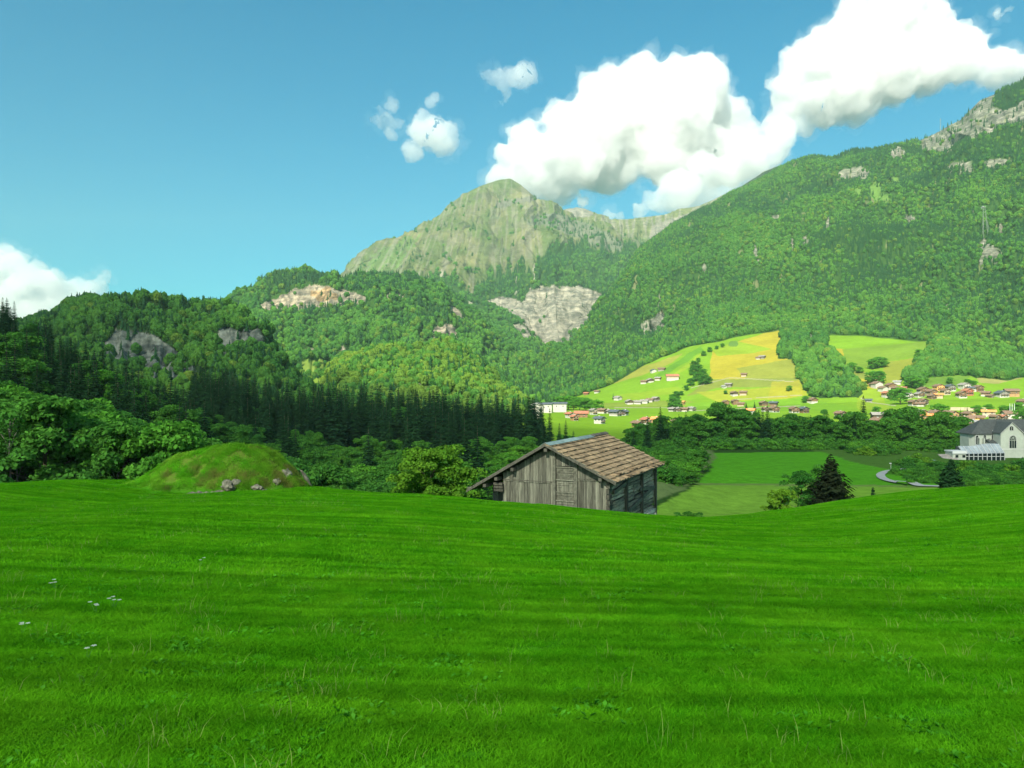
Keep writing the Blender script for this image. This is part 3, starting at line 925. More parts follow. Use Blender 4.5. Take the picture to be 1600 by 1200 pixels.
streak = ridged((px - 800) / (1 + np.clip(py - 280, 0, 300) / 260.) / 7., py / 160., 5, 4)
col = colmix(col, sstep(.52, .75, streak) * .6, (.20, .19, .15))
col = colmix(col, sstep(.35, .15, streak) * .5 * (py > 320), (.085, .12, .045))
col = colmix(col, dark_rock * .75, (.13, .14, .11))
col = colmix(col, strat * .8, (.14, .14, .12))
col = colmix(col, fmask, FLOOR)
srn = sstep(-.2, .5, fbm(px / 9., py / 6., 5, 4))
fanm = inpoly(px, py, [(835, 505), (870, 495), (905, 508), (888, 530), (872, 553), (850, 553)])
colmap = np.zeros_like(col); colmap[:] = (.35, .325, .26)
colmap = colmap * (1 - .45 * srn[..., None]) + np.array((.15, .15, .13)) * .45 * srn[..., None]
colmap[fanm] = (.27, .255, .21)
col = np.where(scar[..., None], colmap, col)
for e in [(835, 425, 3, 12), (807, 448, 3, 14), (1000, 600, 4, 8), (735, 470, 3, 16), (690, 440, 3, 20)]:
    col = colmix(col, ell(px, py, *e) * .8, (.27, .26, .2))
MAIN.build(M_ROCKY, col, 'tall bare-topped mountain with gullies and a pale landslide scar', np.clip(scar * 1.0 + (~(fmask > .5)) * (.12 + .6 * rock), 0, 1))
shr = (sstep(.30, .55, fbm(px / 13., py / 16., 12, 4)) * sstep(295, 345, py) * .22 + dark_rock * .35 + strat * .3 + inpoly(px, py, [(600, 400), (700, 318), (720, 320), (700, 370), (650, 420), (630, 430)]) * .16 * sstep(0, .4, fbm(px / 10., py / 8., 2, 3)))
fm = np.clip(fmask + np.where((py < edge) & ~scar, shr, 0) + scar * .012, 0, 1)
fm = fm * np.where(sstep(.5, .72, streak) > .5, np.clip((py - 470) / 60., .15, 1), 1)
forest('mountain_forest', MAIN, fm, 13.5, 15., 22., lambda x, y, q: np.clip(.30 + .35 * sstep(480, 380, y) + .5 * fbm(q[:, 0] / 300., q[:, 2] / 300., 2, 3), .05, .95), 'tongues of forest climbing the gullies of the high mountain', 15, .05)

# ---------- high ridge
px, py = BACKR.px, BACKR.py
col = np.zeros(px.shape + (3,)); col[:] = (.15, .165, .07)
st = ridged(px / 10., py / 70., 5, 4)
col = colmix(col, sstep(.45, .7, st) * .8, (.26, .24, .19))
col = colmix(col, ell(px, py, 905, 330, 22, 9) | inpoly(px, py, [(1020, 352), (1100, 325), (1130, 330), (1060, 372), (1010, 380)]), (.25, .23, .19))
col = colmix(col, (py > 372) * .8, (.10, .15, .05))
BACKR.build(M_ROCKY, col, 'far high ridge of alpine grass and scree', np.full(px.shape, .6))
fm = sstep(365, 385, py + 10 * pnoise(px / 9., py / 9.)) + .05 * sstep(.3, .6, fbm(px / 15., py / 10., 3, 3))
forest('ridge_forest', BACKR, fm, 22., 14., 22., .8, 'scattered firs under the far scree ridge', 25, .0)

# ---------- wooded hill with pale cliff
px, py = HILL3.px, HILL3.py
w1 = 4 * fbm(px / 12., py / 12., 2, 3)
cl = inpoly(px + w1, py + w1 * .7, [(398, 482), (430, 466), (462, 452), (490, 445), (530, 450), (574, 464), (572, 474), (540, 474), (500, 480), (450, 486), (410, 487)])
cl |= inpoly(px + w1, py + w1 * .7, [(600, 460), (632, 458), (630, 466), (602, 467)])
cl |= inpoly(px + w1, py + w1 * .7, [(676, 512), (700, 504), (714, 515), (716, 532), (690, 528), (672, 526)])
cl |= inpoly(px + w1, py + w1 * .7, [(696, 478), (712, 480), (728, 500), (722, 505), (704, 490)])
cl |= ell(px, py, 484, 552, 12, 7) | ell(px, py, 535, 545, 8, 4)
mead = inpoly(px + w1, py + w1, [(470, 566), (500, 560), (520, 566), (530, 590), (470, 595)])
col = np.zeros(px.shape + (3,)); col[:] = FLOOR
cn = sstep(-.2, .5, fbm(px / 8., py / 10., 5, 4))[..., None]
rc = np.array((.29, .255, .19)) * (1 - .6 * cn) + np.array((.12, .12, .10)) * .6 * cn
orange = ell(px, py, 505, 460, 22, 10, .5)
rc = np.where(orange[..., None], rc * np.array((1.12, .9, .68)), rc)
col = np.where(cl[..., None], rc, col)
col = colmix(col, mead, (.15, .22, .04))
HILL3.build(M_SLOPE, col, 'wooded hill with a pale cliff band near its top', cl)
fm = np.where(cl, .04, 1.0) * np.where(mead, .04, 1)
forest('hill_forest', HILL3, fm, 8.6, 12., 17., lambda x, y, q: np.clip(.25 + .45 * sstep(500, 430, y) + .7 * fbm(q[:, 0] / 140., q[:, 1] / 140., 3, 3), .03, .95), 'mixed forest over the hill with the pale cliff', 35, .10)

# ---------- knoll
px, py = KNOLL.px, KNOLL.py
mead = inpoly(px, py, [(470, 575), (512, 570), (508, 596), (560, 612), (470, 625)])
rk = ell(px, py, 690, 572, 6, 10) | ell(px, py, 642, 600, 18, 8)
col = np.zeros(px.shape + (3,)); col[:] = (.06, .11, .02)
col = colmix(col, mead, (.15, .235, .035)); col = colmix(col, rk, (.2, .19, .16))
KNOLL.build(M_SLOPE, col, 'rounded sunlit knoll covered in yellow-green trees')
forest('knoll_forest', KNOLL, np.where(mead, .08, 1.0) * np.where(rk, .2, 1), 5.6, 10., 13., .22, 'yellow-green mixed wood on the rounded sunlit knoll', 45, .62)

# ---------- cliff hill
px, py = HILL2.px, HILL2.py
w1 = 5 * fbm(px / 14., py / 14., 2, 3)
cl = inpoly(px + w1, py + w1 * .8, [(156, 540), (175, 518), (205, 515), (242, 524), (268, 542), (296, 562), (312, 592), (270, 600), (196, 584), (160, 566)])
cl |= inpoly(px + w1, py + w1 * .8, [(326, 530), (350, 513), (372, 515), (400, 504), (418, 542), (386, 556), (338, 556)])
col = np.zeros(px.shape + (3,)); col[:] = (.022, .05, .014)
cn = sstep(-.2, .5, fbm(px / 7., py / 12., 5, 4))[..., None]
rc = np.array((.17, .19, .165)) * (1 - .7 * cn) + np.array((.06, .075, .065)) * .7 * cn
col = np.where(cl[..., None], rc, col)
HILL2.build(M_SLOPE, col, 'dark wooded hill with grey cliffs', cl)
forest('hill_forest', HILL2, np.where(cl, .07, 1.0), 5.6, 9.5, 12., lambda x, y, q: np.clip(.35 + .9 * fbm(q[:, 0] / 60., q[:, 1] / 60., 3, 3), .05, .95), 'dark mixed forest on the hill with grey cliffs', 55, .10)
# ------------------------------------------------------------------ trees one can tell apart
ORD = ['', 'second ', 'third ', 'fourth ', 'fifth ', 'sixth ', 'seventh ', 'eighth ', 'ninth ', 'tenth ', 'eleventh ', 'twelfth ', 'thirteenth ', 'fourteenth ', 'fifteenth ', 'sixteenth ']


def Hp(px, D):
    x = (px - 800) / F * D
    return Vector((x, D, Hs(x, D)))


BLK = []
for k, (hh, w, ncl, per, lf, low, mt) in enumerate([
        (11, .38, 120, 120, .25, .08, M_BL), (11, .42, 130, 115, .25, .06, M_BL), (12, .33, 115, 120, .25, .10, M_BL), (10, .42, 120, 115, .23, .05, M_BL_LIGHT), (11, .38, 120, 115, .24, .06, M_BL_LIGHT),
        (14, .27, 120, 115, .25, .12, M_BL), (7, .48, 90, 115, .19, .04, M_BL_LIGHT), (7, .5, 90, 115, .19, .04, M_BL)]):
    BLK.append((hh,) + broadleaf_meshes(100 + k, hh, w, ncl, per, lf, low, mat=mt))
SPK = []
for k, (hh, w, lv) in enumerate([(22, .19, 38), (23, .17, 40), (20, .215, 36), (24, .175, 42), (18, .23, 34)]):
    SPK.append((hh,) + spruce_meshes(200 + k, hh, w, levels=lv))
TREES = []      # (kind, variant, location, scale, rotation, zone)
rt = np.random.default_rng(77)


def put(kind, var, p, h, zone, wide=1.0):
    base = (BLK if kind == 'broadleaf_tree' else SPK)[var][0]
    s = h / base
    TREES.append([kind, var, Vector(p), (s * wide, s * wide, s), rt.random() * 6.28, zone])


def region(n, pxr, Dr, hr, sep, zone, pspr, kinds=(0, 1, 2, 5), cond=None, sprh=None, wide=1.0):
    pts = []
    tries = 0
    while len(pts) < n and tries < n * 40:
        tries += 1
        D = math.sqrt(rt.uniform(Dr[0] ** 2, Dr[1] ** 2)); px = rt.uniform(*pxr)
        if cond and not cond(px, D): continue
        p = Hp(px, D)
        if any((p.x - q.x) ** 2 + (p.y - q.y) ** 2 < sep * sep for q in pts): continue
        pts.append(p)
        spr = rt.random() < (pspr(px, D) if callable(pspr) else pspr)
        if spr:
            put('spruce_tree', int(rt.integers(0, len(SPK))), p, rt.uniform(*(sprh or hr)), zone)
        else:
            put('broadleaf_tree', int(rt.choice(kinds)), p, rt.uniform(*hr), zone, wide * rt.uniform(.9, 1.15))
    print(zone, len(pts))


# near broadleaf edge at the left of the meadow
region(46, (-110, 280), (88, 135), (9, 13), 5.4, 'left_edge', .03, (0, 1, 3, 4, 3), lambda px, D: D < 135 - max(0, px - 150) * .12, wide=1.15)
region(95, (-120, 300), (140, 235), (10, 14), 7.4, 'left_slope', lambda px, D: .84 if px < 240 else .7, (0, 1, 2, 4), None, (13, 19))
region(95, (-140, 420), (235, 340), (9, 12), 8.0, 'left_hill', lambda px, D: .9, (0, 1, 2, 5), None, (12, 17))
region(70, (270, 720), (95, 165), (8, 11.5), 6.6, 'mid_wood', .04, (0, 1, 2, 0, 3), lambda px, D: D > 92 + max(0, px - 560) * .15)
region(80, (260, 760), (165, 300), (7, 10.5), 8.0, 'mid_wood', lambda px, D: .30 if px < 460 else .12, (0, 1, 2, 5), None, (16, 22))
region(190, (300, 850), (330, 455), (10, 14), 6.6, 'spruce_belt', .97, (0, 2), lambda px, D: px < 740 or D > 345 + (px - 740) * .35, (20, 27))
region(70, (600, 905), (190, 330), (5, 8), 7.6, 'light_scrub', .05, (3, 4, 6, 6, 7), None, (8, 12), 1.25)
region(110, (985, 1505), (335, 412), (7, 15), 7.4, 'valley_belt', .20, (0, 1, 2, 5, 0), lambda px, D: True, (15, 20))
region(12, (1030, 1100), (150, 260), (2.2, 4.0), 5.0, 'bank', .0, (7, 1), None, None, 1.2)
# single trees with a place of their own
for px, D, h, v, kd in [(1349, 372, 25.5, 3, 's'), (1185, 352, 17, 0, 's'), (1012, 300, 15.5, 1, 's'), (990, 330, 10, 0, 's'), (1125, 345, 20, 2, 'b'), (1085, 350, 15, 5, 'b'), (1418, 345, 18, 1, 'b'), (1395, 350, 17.5, 2, 'b'),
                        (1330, 345, 16, 0, 'b'), (1470, 340, 16, 1, 'b'), (1160, 345, 17, 0, 'b'), (1235, 345, 15, 2, 'b'), (1280, 345, 14, 1, 'b'), (1042, 345, 12, 2, 's'),
                        (859, 300, 20, 1, 's'), (874, 290, 14, 3, 's'), (884, 300, 15, 0, 's'), (896, 290, 11, 4, 's'), (847, 310, 13, 2, 's')]:
    put('spruce_tree' if kd == 's' else 'broadleaf_tree', v, Hp(px, D), h, 'single')
# trees among the hay meadows (placed on the valley side)
for i, (px, py, h, kd) in enumerate([(1084, 577, 14, 'b'), (1092, 584, 15, 'b'), (1099, 590, 14, 'b'), (1088, 596, 14, 'b'), (1098, 601, 15, 'b'), (1079, 603, 12, 'b'), (1106, 600, 12, 'b'), (1081, 586, 12, 'b'), (1072, 610, 8, 'b'), (1064, 618, 7, 'b'),
                        (1056, 624, 12, 'b'), (1051, 626, 10, 'b'), (1052, 640, 16, 'b'), (1060, 641, 12, 'b'), (1090, 566, 8, 'b'), (1099, 556, 9, 'b'), (1108, 550, 9, 'b'), (1119, 546, 7, 'b'), (1129, 543, 8, 'b'),
                        (1330, 582, 15, 'b'), (1342, 583, 10, 'b'), (1364, 577, 16, 'b'), (1372, 575, 17, 'b'), (1379, 574, 15, 'b'), (1363, 599, 17, 'b'), (1373, 600, 18, 'b'), (1435, 560, 14, 'b'), (1307, 587, 16, 'b'), (1300, 584, 12, 'b'),
                        (1406, 632, 20, 'b'), (1394, 624, 13, 'b'), (1233, 611, 8, 'b'), (1258, 629, 9, 'b'), (905, 641, 16, 'b'), (915, 642, 16, 'b'), (922, 642, 14, 'b'), (932, 643, 14, 'b'), (896, 641, 17, 'b'), (887, 641, 18, 'b'), (877, 640, 17, 'b'),
                        (958, 624, 10, 's'), (1133, 616, 6, 'b'), (1165, 641, 11, 's'), (1178, 641, 12, 's'), (1483, 600, 9, 'b'), (1511, 604, 10, 'b'), (1520, 605, 9, 'b'), (1443, 598, 14, 'b'), (1425, 606, 16, 'b'), (1435, 608, 15, 'b'), (1416, 604, 12, 's'),
                        (1465, 650, 12, 'b'), (1473, 648, 10, 'b'), (1527, 649, 10, 'b'), (1545, 645, 9, 'b'), (1500, 651, 9, 's'), (1511, 648, 9, 's'), (1568, 647, 9, 'b'), (1577, 648, 9, 'b'), (1592, 646, 11, 'b'), (1598, 660, 12, 'b'), (1368, 647, 8, 'b'), (1288, 650, 7, 'b')]):
    p = VALLEY.at(px, py)
    put('spruce_tree' if kd == 's' else 'broadleaf_tree', [3, 4, 4, 3][i % 4] if kd == 'b' else i % 5, p - Vector((0, 0, .5)), h, 'meadow_trees', 1.25 if kd == 'b' else 1)

ZT = {'left_edge': '{k} on the wood edge', 'left_slope': '{k} on the dark slope', 'left_hill': '{k} high on the shaded hillside',
      'mid_wood': '{k} of the dense wood', 'spruce_belt': '{k} of the conifer belt', 'light_scrub': '{k} in the light thicket',
      'valley_belt': '{k} of the dark valley belt', 'bank': '{k} on the rough bank beside the lower field', 'single': '{k}', 'meadow_trees': '{k}'}
BANDS = {'left_edge': [(60, 'at the very edge of the frame'), (130, 'before the tallest dark spruces'), (200, 'midway to the grassy mound'), (400, 'nearest the grassy mound')],
         'left_slope': [(40, 'at the frame side'), (120, 'under the hilltop gap'), (200, 'below the cliff hill'), (400, 'above the grassy mound')],
         'left_hill': [(0, 'at the frame side'), (120, 'on the skyline under the cloud'), (220, 'in front of the first grey cliff'), (320, 'between the two grey cliffs'), (520, 'below the second grey cliff')],
         'mid_wood': [(340, 'right above the mound top'), (430, 'beside the mound'), (520, 'just past the mound'), (610, 'short of the round bush'), (900, 'above the round bush')],
         'spruce_belt': [(450, 'where the belt meets the dark hill'), (530, 'with tips against the yellow meadow'), (620, 'under the left foot of the knoll'), (710, 'under the knoll top'), (780, 'under the falling side of the knoll'), (900, 'at the end near the white factory')],
         'light_scrub': [(700, 'left of the barn'), (800, 'over the barn door side'), (1000, 'over the barn ridge')],
         'valley_belt': [(1090, 'at its barn end'), (1180, 'behind the near field end'), (1280, 'behind the middle of the field'), (1390, 'behind the curved path'), (1600, 'at its church end')],
         'bank': [(2000, '')]}
ADJ = ['tall', 'broad', 'narrow', 'small', 'round', 'full', 'slender', 'low']


def zone_label(kind, var, px, zone, h):
    k = {'spruce_tree': ['dark pointed spruce', 'slim dark spruce', 'wide-skirted spruce', 'tall dark spruce', 'short broad spruce'][var % 5],
         'broadleaf_tree': ['round green leafy tree', 'broad green leafy tree', 'tall green leafy tree', 'light green spreading tree', 'light green leafy tree', 'slender upright leafy tree', 'low light green tree', 'low dark green tree'][var % 8]}[kind]
    t = ZT[zone].format(k=k, o='')
    for lim, s in BANDS[zone]:
        if px < lim: return (t + ' ' + s).strip()
    return t


SINGLE_LABELS = ['tallest spruce rising above the tree belt toward the village', 'slim spruce in the belt between two leafy crowns below the hay meadows', 'lone thin spruce just past the barn ridge against the bright meadow', 'small dark spruce close behind the barn ridge',
                 'tallest leafy tree at the barn end of the valley belt', 'slender tree beside the tallest leafy tree of the valley belt', 'broad tree before the brown flat-roofed hall', 'tall leafy tree next to the brown flat-roofed hall',
                 'leafy tree leaning on the tallest spruce of the belt', 'leafy tree closest to the church in the belt', 'leafy tree under the orange-roofed house in the belt', 'leafy tree below the gully wood in the belt', 'rounded low tree short of the tallest spruce', 'short spruce at the barn end of the valley belt',
                 'tall single spruce in front of the white factory', 'middle spruce of the three beside the white factory', 'dark spruce over the red house near the factory', 'last small spruce of the factory group', 'spruce hiding the left half of the white factory']
# the 290 of each kind that show largest are things, the rest is one wood
cnt = {}
order = sorted(range(len(TREES)), key=lambda i: -(TREES[i][3][2] * 11 / TREES[i][2].y) - (99 if TREES[i][5] in ('single', 'meadow_trees') else 0))
keep, rest = [], []
for i in order:
    k = TREES[i][0]; cnt[k] = cnt.get(k, 0) + 1
    (keep if cnt[k] <= 285 else rest).append(i)
print('trees', cnt)
keep.sort(key=lambda i: (TREES[i][5], TREES[i][2].x / TREES[i][2].y))
labels = {}
si = 0
for i in [j for j in range(len(TREES)) if TREES[j][5] == 'single']:
    labels[i] = (SINGLE_LABELS[si], None); si += 1
mt_ = [j for j in range(len(TREES)) if TREES[j][5] == 'meadow_trees']
MT_ZONES = [(0, 8, 'grove on the slope beside the yellow hayfield'), (8, 12, 'hedge line below the slope grove'), (12, 14, 'pair at the orange house under the slope'), (14, 19, 'tree row climbing to the forest edge'), (19, 21, 'pair beside the gully wood'),
            (21, 24, 'dark grove in the middle of the upper hayfields'), (24, 26, 'big pair just above the upper village'), (26, 27, 'lone tree high under the forest'), (27, 29, 'pair touching the gully wood'), (29, 31, 'pair in front of the upper village'),
            (31, 33, 'small trees at the foot of the yellow field'), (33, 40, 'grove behind the red house near the factory'), (40, 41, 'lone tree by the chapel-like shed'), (41, 42, 'lone bush by the slope farm'), (42, 44, 'two spruces by the valley cottages'),
            (44, 51, 'scrub edge behind the upper village'), (51, 61, 'gardens between the lower village houses'), (61, 63, 'bushes before the tree belt')]
WORDS = ['first', 'second', 'third', 'fourth', 'fifth', 'sixth', 'seventh', 'eighth', 'ninth', 'tenth']
for a, b_, zt in MT_ZONES:
    js = sorted(mt_[a:b_], key=lambda j: TREES[j][2].x / TREES[j][2].y)
    for q, j in enumerate(js):
        kd = 'small spruce' if TREES[j][0] == 'spruce_tree' else 'leafy tree'
        labels[j] = (f'{kd}, {WORDS[q]} from the left, {zt}' if len(js) > 1 else f'{kd}, {zt}', None)
for i in keep:
    kind, var, p, s, r, zone = TREES[i]
    px = 800 + F * p.x / p.y
    if i in labels: lab = labels[i][0]; grp = ('spruces' if kind[0] == 's' else 'leafy trees') + ' standing singly or in small groves'
    else:
        lab = zone_label(kind, var, px, zone, 0)
        grp = ('spruces: ' if kind[0] == 's' else 'leafy trees: ') + lab.replace(' under', ' below')
        grp = lab + 's alike'
    h0, crown, trunk = (BLK if kind == 'broadleaf_tree' else SPK)[var]
    e = empty(kind, p, r); e.scale = s
    tag(e, lab, 'tree', grp)
    for nm, me in (('crown', crown), ('trunk', trunk)):
        o = bpy.data.objects.new(nm, me); COL.objects.link(o); o.parent = e
# the rest of the wood
pr = []
for k, t in enumerate(BLK): pr.append(proto('wood_b%d' % k, t[1]))
for k, t in enumerate(SPK): pr.append(proto('wood_s%d' % k, t[1]))
if rest:
    R = [TREES[i] for i in rest]
    scatter_object('forest', [tuple(t[2]) for t in R], np.array([t[4] for t in R]), np.array([t[3] for t in R]), [t[1] + (len(BLK) if t[0] == 'spruce_tree' else 0) for t in R], pr, 'remaining trees deep inside the nearer woods', 'forest')

# undergrowth that closes the gaps on the wood floor
SHM = [proto('under_a', shrub_mesh(301, 2.2, M_BL)), proto('under_b', shrub_mesh(302, 2.4, M_BL)), proto('under_c', shrub_mesh(303, 2.0, M_BL_LIGHT))]
pts = []
rg = np.random.default_rng(5)
for (pxr, Dr, n) in [((-150, 290), (62, 330), 900), ((280, 800), (64, 330), 1100), ((800, 985), (70, 330), 400), ((990, 1520), (326, 345), 330), ((1010, 1095), (150, 300), 90), ((1420, 1640), (165, 240), 230), ((1395, 1440), (190, 240), 25)]:
    for _ in range(n):
        D = math.sqrt(rg.uniform(Dr[0] ** 2, Dr[1] ** 2)); px = rg.uniform(*pxr); p = Hp(px, D)
        if pxr[0] == 1010 and not inpoly(np.array([px]), np.array([600 - F * p.z / D]), [(1000, 690), (1106, 705), (1110, 718), (1064, 760), (1010, 780)])[0]: continue
        pts.append((p.x, p.y, p.z - .2))
pts = np.array(pts)
dd = pts[:, 1]
s = (.7 + .7 * rg.random(len(pts))) * np.where(dd < 100, 1.0, np.where((dd > 325) & (pts[:, 0] > 40), 2.0, np.where(pts[:, 0] > 75, .8, 1.3)))
scatter_object('undergrowth', pts, rg.random(len(pts)) * 6.28, s, rg.integers(0, 3, len(pts)), SHM, 'bushy undergrowth at the feet of the woods', 'undergrowth')

# single shrubs and odd trees near the meadow
bush, btr = broadleaf_meshes(401, 6.0, .53, 130, 170, .11, .04, mat=M_BUSH)
e = empty('bush', Hp(672, 55)); e.location.z = -10.65; tag(e, 'big round yellow-green bush behind the meadow crest next to the barn', 'bush')
link('crown', bush, None, e); link('trunk', btr, None, e)
e.scale = (1.0, 1.0, .98)
for px, D, h, lab, mt, z in [(1078, 56, .62, 'low dark bush peeping over the meadow crest just past the barn', M_BL, -9.82)]:
    o = link('shrub', shrub_mesh(410, 1.0, mt, 26, 120, .06, 1.3)); o.scale = (1.0, .8, h); o.location = ((px - 800) / F * D, D, z); tag(o, lab, 'bush')
for px, D, h, ztop, v, lab, seed in [(1252, 88, 5.2, 740, .42, 'green leafy tree against the dark brownish conifer by the crest', 420), (1222, 84, 3.2, 768, .55, 'olive-green bush beside the leafy tree on the crest', 421), (1283, 96, 6.0, 727, .34, 'green tree half hidden behind the dark brownish conifer', 422)]:
    z = (600 - ztop) / F * D
    c, t = broadleaf_meshes(seed, h, v, 60, 110, .11, .06, mat=M_BL if seed != 421 else M_BUSH)
    e = empty('broadleaf_tree', Hp(px, D)); e.location.z = z - h; tag(e, lab, 'tree'); link('crown', c, None, e); link('trunk', t, None, e)
for px, D, h, ztop, w_, lab, seed in [(1298, 86, 7.2, 708, .47, 'dark brownish conifer standing at the crest over the lower field', 430), (1486, 80, 3.6, 716, .42, 'small dark conifer at the crest in front of the church', 431)]:
    z = (600 - ztop) / F * D
    c, t = spruce_meshes(seed, h, w_, M_RED if seed == 430 else M_SP, 34 if seed == 430 else 22, .05, .03, dens=1.5)
    e = empty('conifer', Hp(px, D)); e.location.z = z - h; tag(e, lab, 'tree'); link('crown', c, None, e); link('trunk', t, None, e)
# bare pale stems at the left wood edge
for k, (px, D, h) in enumerate([(18, 86, 11), (28, 88, 9.5), (96, 92, 8)]):
    c, t = broadleaf_meshes(440 + k, h, .17, 26, 60, .14, .35, mat=M_BL, bark=M_BARK_PALE, trunk_r=.010)
    e = empty('broadleaf_tree', Hp(px, D)); tag(e, ['thin pale-stemmed tree at the very edge of the wood', 'second thin pale-stemmed tree, next to the outermost one', 'short pale-stemmed sapling before the leafy wood edge'][k], 'tree'); link('crown', c, None, e); link('trunk', t, None, e)
# shrubs round the church and along the path
SHK = [shrub_mesh(450 + k, 2.6, [M_BL, M_BL_LIGHT, M_BUSH][k % 3], 30, 90, .14, .9) for k in range(4)]
spots = [(1395, 300, 3.2), (1425, 235, 4.4), (1437, 240, 4.6), (1418, 228, 3.6), (1470, 225, 4.0), (1500, 225, 3.4), (1515, 215, 4.2), (1530, 210, 3.6), (1548, 205, 4.2), (1562, 210, 3.5), (1580, 205, 3.8), (1598, 215, 5.2), (1575, 180, 2.4), (1540, 175, 2.2), (1350, 290, 4.0), (1372, 292, 4.6), (1338, 300, 4.2)]
SL = ['round bush at the end of the curved path', 'largest dark bush behind the curved path', 'dark bush just left of the white van', 'low bush over the bend of the path', 'bush right below the white van', 'bush below the white shed of the church', 'bush under the left end of the glazed hall',
      'bush under the first glass bays', 'bush under the middle glass bays', 'bush under the last glass bays', 'bush under the church gable', 'tall bush at the church wall by the frame side', 'low scrub clump on the bank before the gable', 'low scrub clump on the bank before the glazed hall',
      'bush short of the path where it leaves the belt', 'second bush short of the path at the belt', 'outermost bush at the far corner of the lower field']
for k, (px, D, h) in enumerate(spots):
    o = link('shrub', SHK[k % 4]); p = Hp(px, D); o.location = p - Vector((0, 0, .3)); o.scale = (h / 2.2, h / 2.4, h / 2.6); o.rotation_euler = (0, 0, k * 1.3)
    tag(o, SL[k], 'bush', 'bushes round the church and the path')
# ------------------------------------------------------------------ the old barn
def wood(name, c, var=.35, st=(9, 9, .8)): return solid(name, c, .88, var, 1.6, .012, stretch=st)


M_PLANK = wood('weathered_planks', (.140, .140, .104), .45)
M_PLANKD = wood('dark_planks', (.085, .082, .062), .42)
M_ANNEX = wood('annex_planks', (.10, .105, .088), .42)
M_BEAM = wood('grey_beams', (.115, .115, .085), .4, (4, 4, 4))
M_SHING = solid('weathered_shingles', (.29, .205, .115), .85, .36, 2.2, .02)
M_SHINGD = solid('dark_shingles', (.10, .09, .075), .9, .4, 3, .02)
M_RIDGE = solid('ridge_metal', (.22, .30, .28), .55, .3, 3, .004, metal=.2)
M_STONE = solid('rough_stone', (.55, .52, .42), .9, .4, 3, .04)
M_DARK = solid('dark_inside', (.012, .012, .011), .95, .2)  # near-black for the unlit inside of the barn, also used on tyres
rb_ = random.Random(4)
BO = Vector((4.83, 36.0, 0)); bw = Vector((-.905, .425, 0)).normalized(); bd = Vector((.425, .905, 0)).normalized(); UP = Vector((0, 0, 1))


def B(w, d, z): return BO + bw * w + bd * d + UP * z


ROOT = B(3.6, 4.6, -7.9)
barn = empty('barn', ROOT)
tag(barn, 'old weathered grey wooden barn with a brown shingle roof behind the meadow crest', 'barn')


def bb(mb, w, d, z, sw, sd_, sz, m=0):
    """board in barn axes"""
    mb.box(B(w, d, z) - ROOT, bw * sw, bd * sd_, UP * sz, m)


ZR, ZE, ZL, WR, WL, LEN = -2.95, -4.63, -5.42, 3.55, 7.85, 9.35      # ridge, eaves, ridge position, left eave, length


def roofz(w):
    return ZR + (ZE - ZR) * (WR - w) / WR if w < WR else ZR + (ZL - ZR) * (w - WR) / (WL - WR)


# front wall: vertical planks, upper boards overlap the lower ones on either side of the door bay
f = MB(); W0, W1 = .45, 6.05
zb = -8.2
rail_r, rail_l = -4.62, -4.85
w = W0
while w < W1:
    ww = rb_.uniform(.13, .21); w2 = min(w + ww, W1)
    door = 2.22 < (w + w2) / 2 < 3.12
    top = roofz((w + w2) / 2) - .16
    gap = rb_.uniform(.006, .016)
    if not door:
        right = (w + w2) / 2 < 2.7
        rl = (rail_r if right else rail_l) + rb_.uniform(-.012, .012)
        bb(f, w + gap, .50 + rb_.uniform(-.012, .01), zb, w2 - w - gap, .03, min(rl, top - .02) - zb)
        if top > rl + .08: bb(f, w + gap, .462 + rb_.uniform(-.008, .006), rl - .06, w2 - w - gap, .03, top - rl + .06)
    else:
        bb(f, w + gap, .478, -4.02, w2 - w - gap, .03, top + 4.02)
    w = w2
f.build('front_wall', M_PLANK, barn)
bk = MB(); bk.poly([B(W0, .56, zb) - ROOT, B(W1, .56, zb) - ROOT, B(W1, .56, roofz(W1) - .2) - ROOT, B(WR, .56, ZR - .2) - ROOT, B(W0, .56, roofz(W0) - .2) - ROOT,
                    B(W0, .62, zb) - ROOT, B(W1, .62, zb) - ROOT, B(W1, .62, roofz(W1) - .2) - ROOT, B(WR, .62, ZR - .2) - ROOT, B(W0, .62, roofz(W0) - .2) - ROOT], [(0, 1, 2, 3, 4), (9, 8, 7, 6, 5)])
bk.build('dark_backing', M_DARK, barn)  # black sheet standing in for the unlit interior behind the plank gaps
# posts beside the door
p = MB(); bb(p, 2.02, .37, zb, .17, .11, roofz(2.1) - .10 - zb); p.build('post', M_BEAM, barn)
p = MB(); bb(p, 3.16, .37, zb, .15, .11, roofz(3.2) - .10 - zb); p.build('post', M_BEAM, barn)
# hatch doors: bays of horizontal boards with battens
z = -4.06
for j, (hh, n) in enumerate([(.62, 2), (.60, 2), (.42, 2), (.42, 2), (.5, 2), (.5, 2)]):
    dr = MB()
    for k in range(n):
        bb(dr, 2.22 + rb_.uniform(0, .02), .465 + rb_.uniform(-.01, .008), z - hh * (k + 1) / n + .012, .90, .03, hh / n - .016)
    bb(dr, 2.20, .415 - .01 * (j % 2), z - .045, .94, .05, .055)                   # ledge
    if j < 2:
        for sx in (2.28, 2.86):
            bb(dr, sx, .44, z - hh * .62, .20, .022, .05); bb(dr, sx, .44, z - hh * .30, .20, .022, .045)
    d_ = dr.build('door', M_PLANK if j % 2 else M_BEAM, barn)
    if j < 2: d_['label'] = 'barn hatch with crossed battens'
    z -= hh
# tie rails
p = MB(); bb(p, W0, .452, rail_r - .01, 1.56, .045, .05); p.build('rail', M_PLANKD, barn)
p = MB(); bb(p, 3.32, .452, rail_l - .01, 2.72, .045, .05); p.build('rail', M_PLANKD, barn)
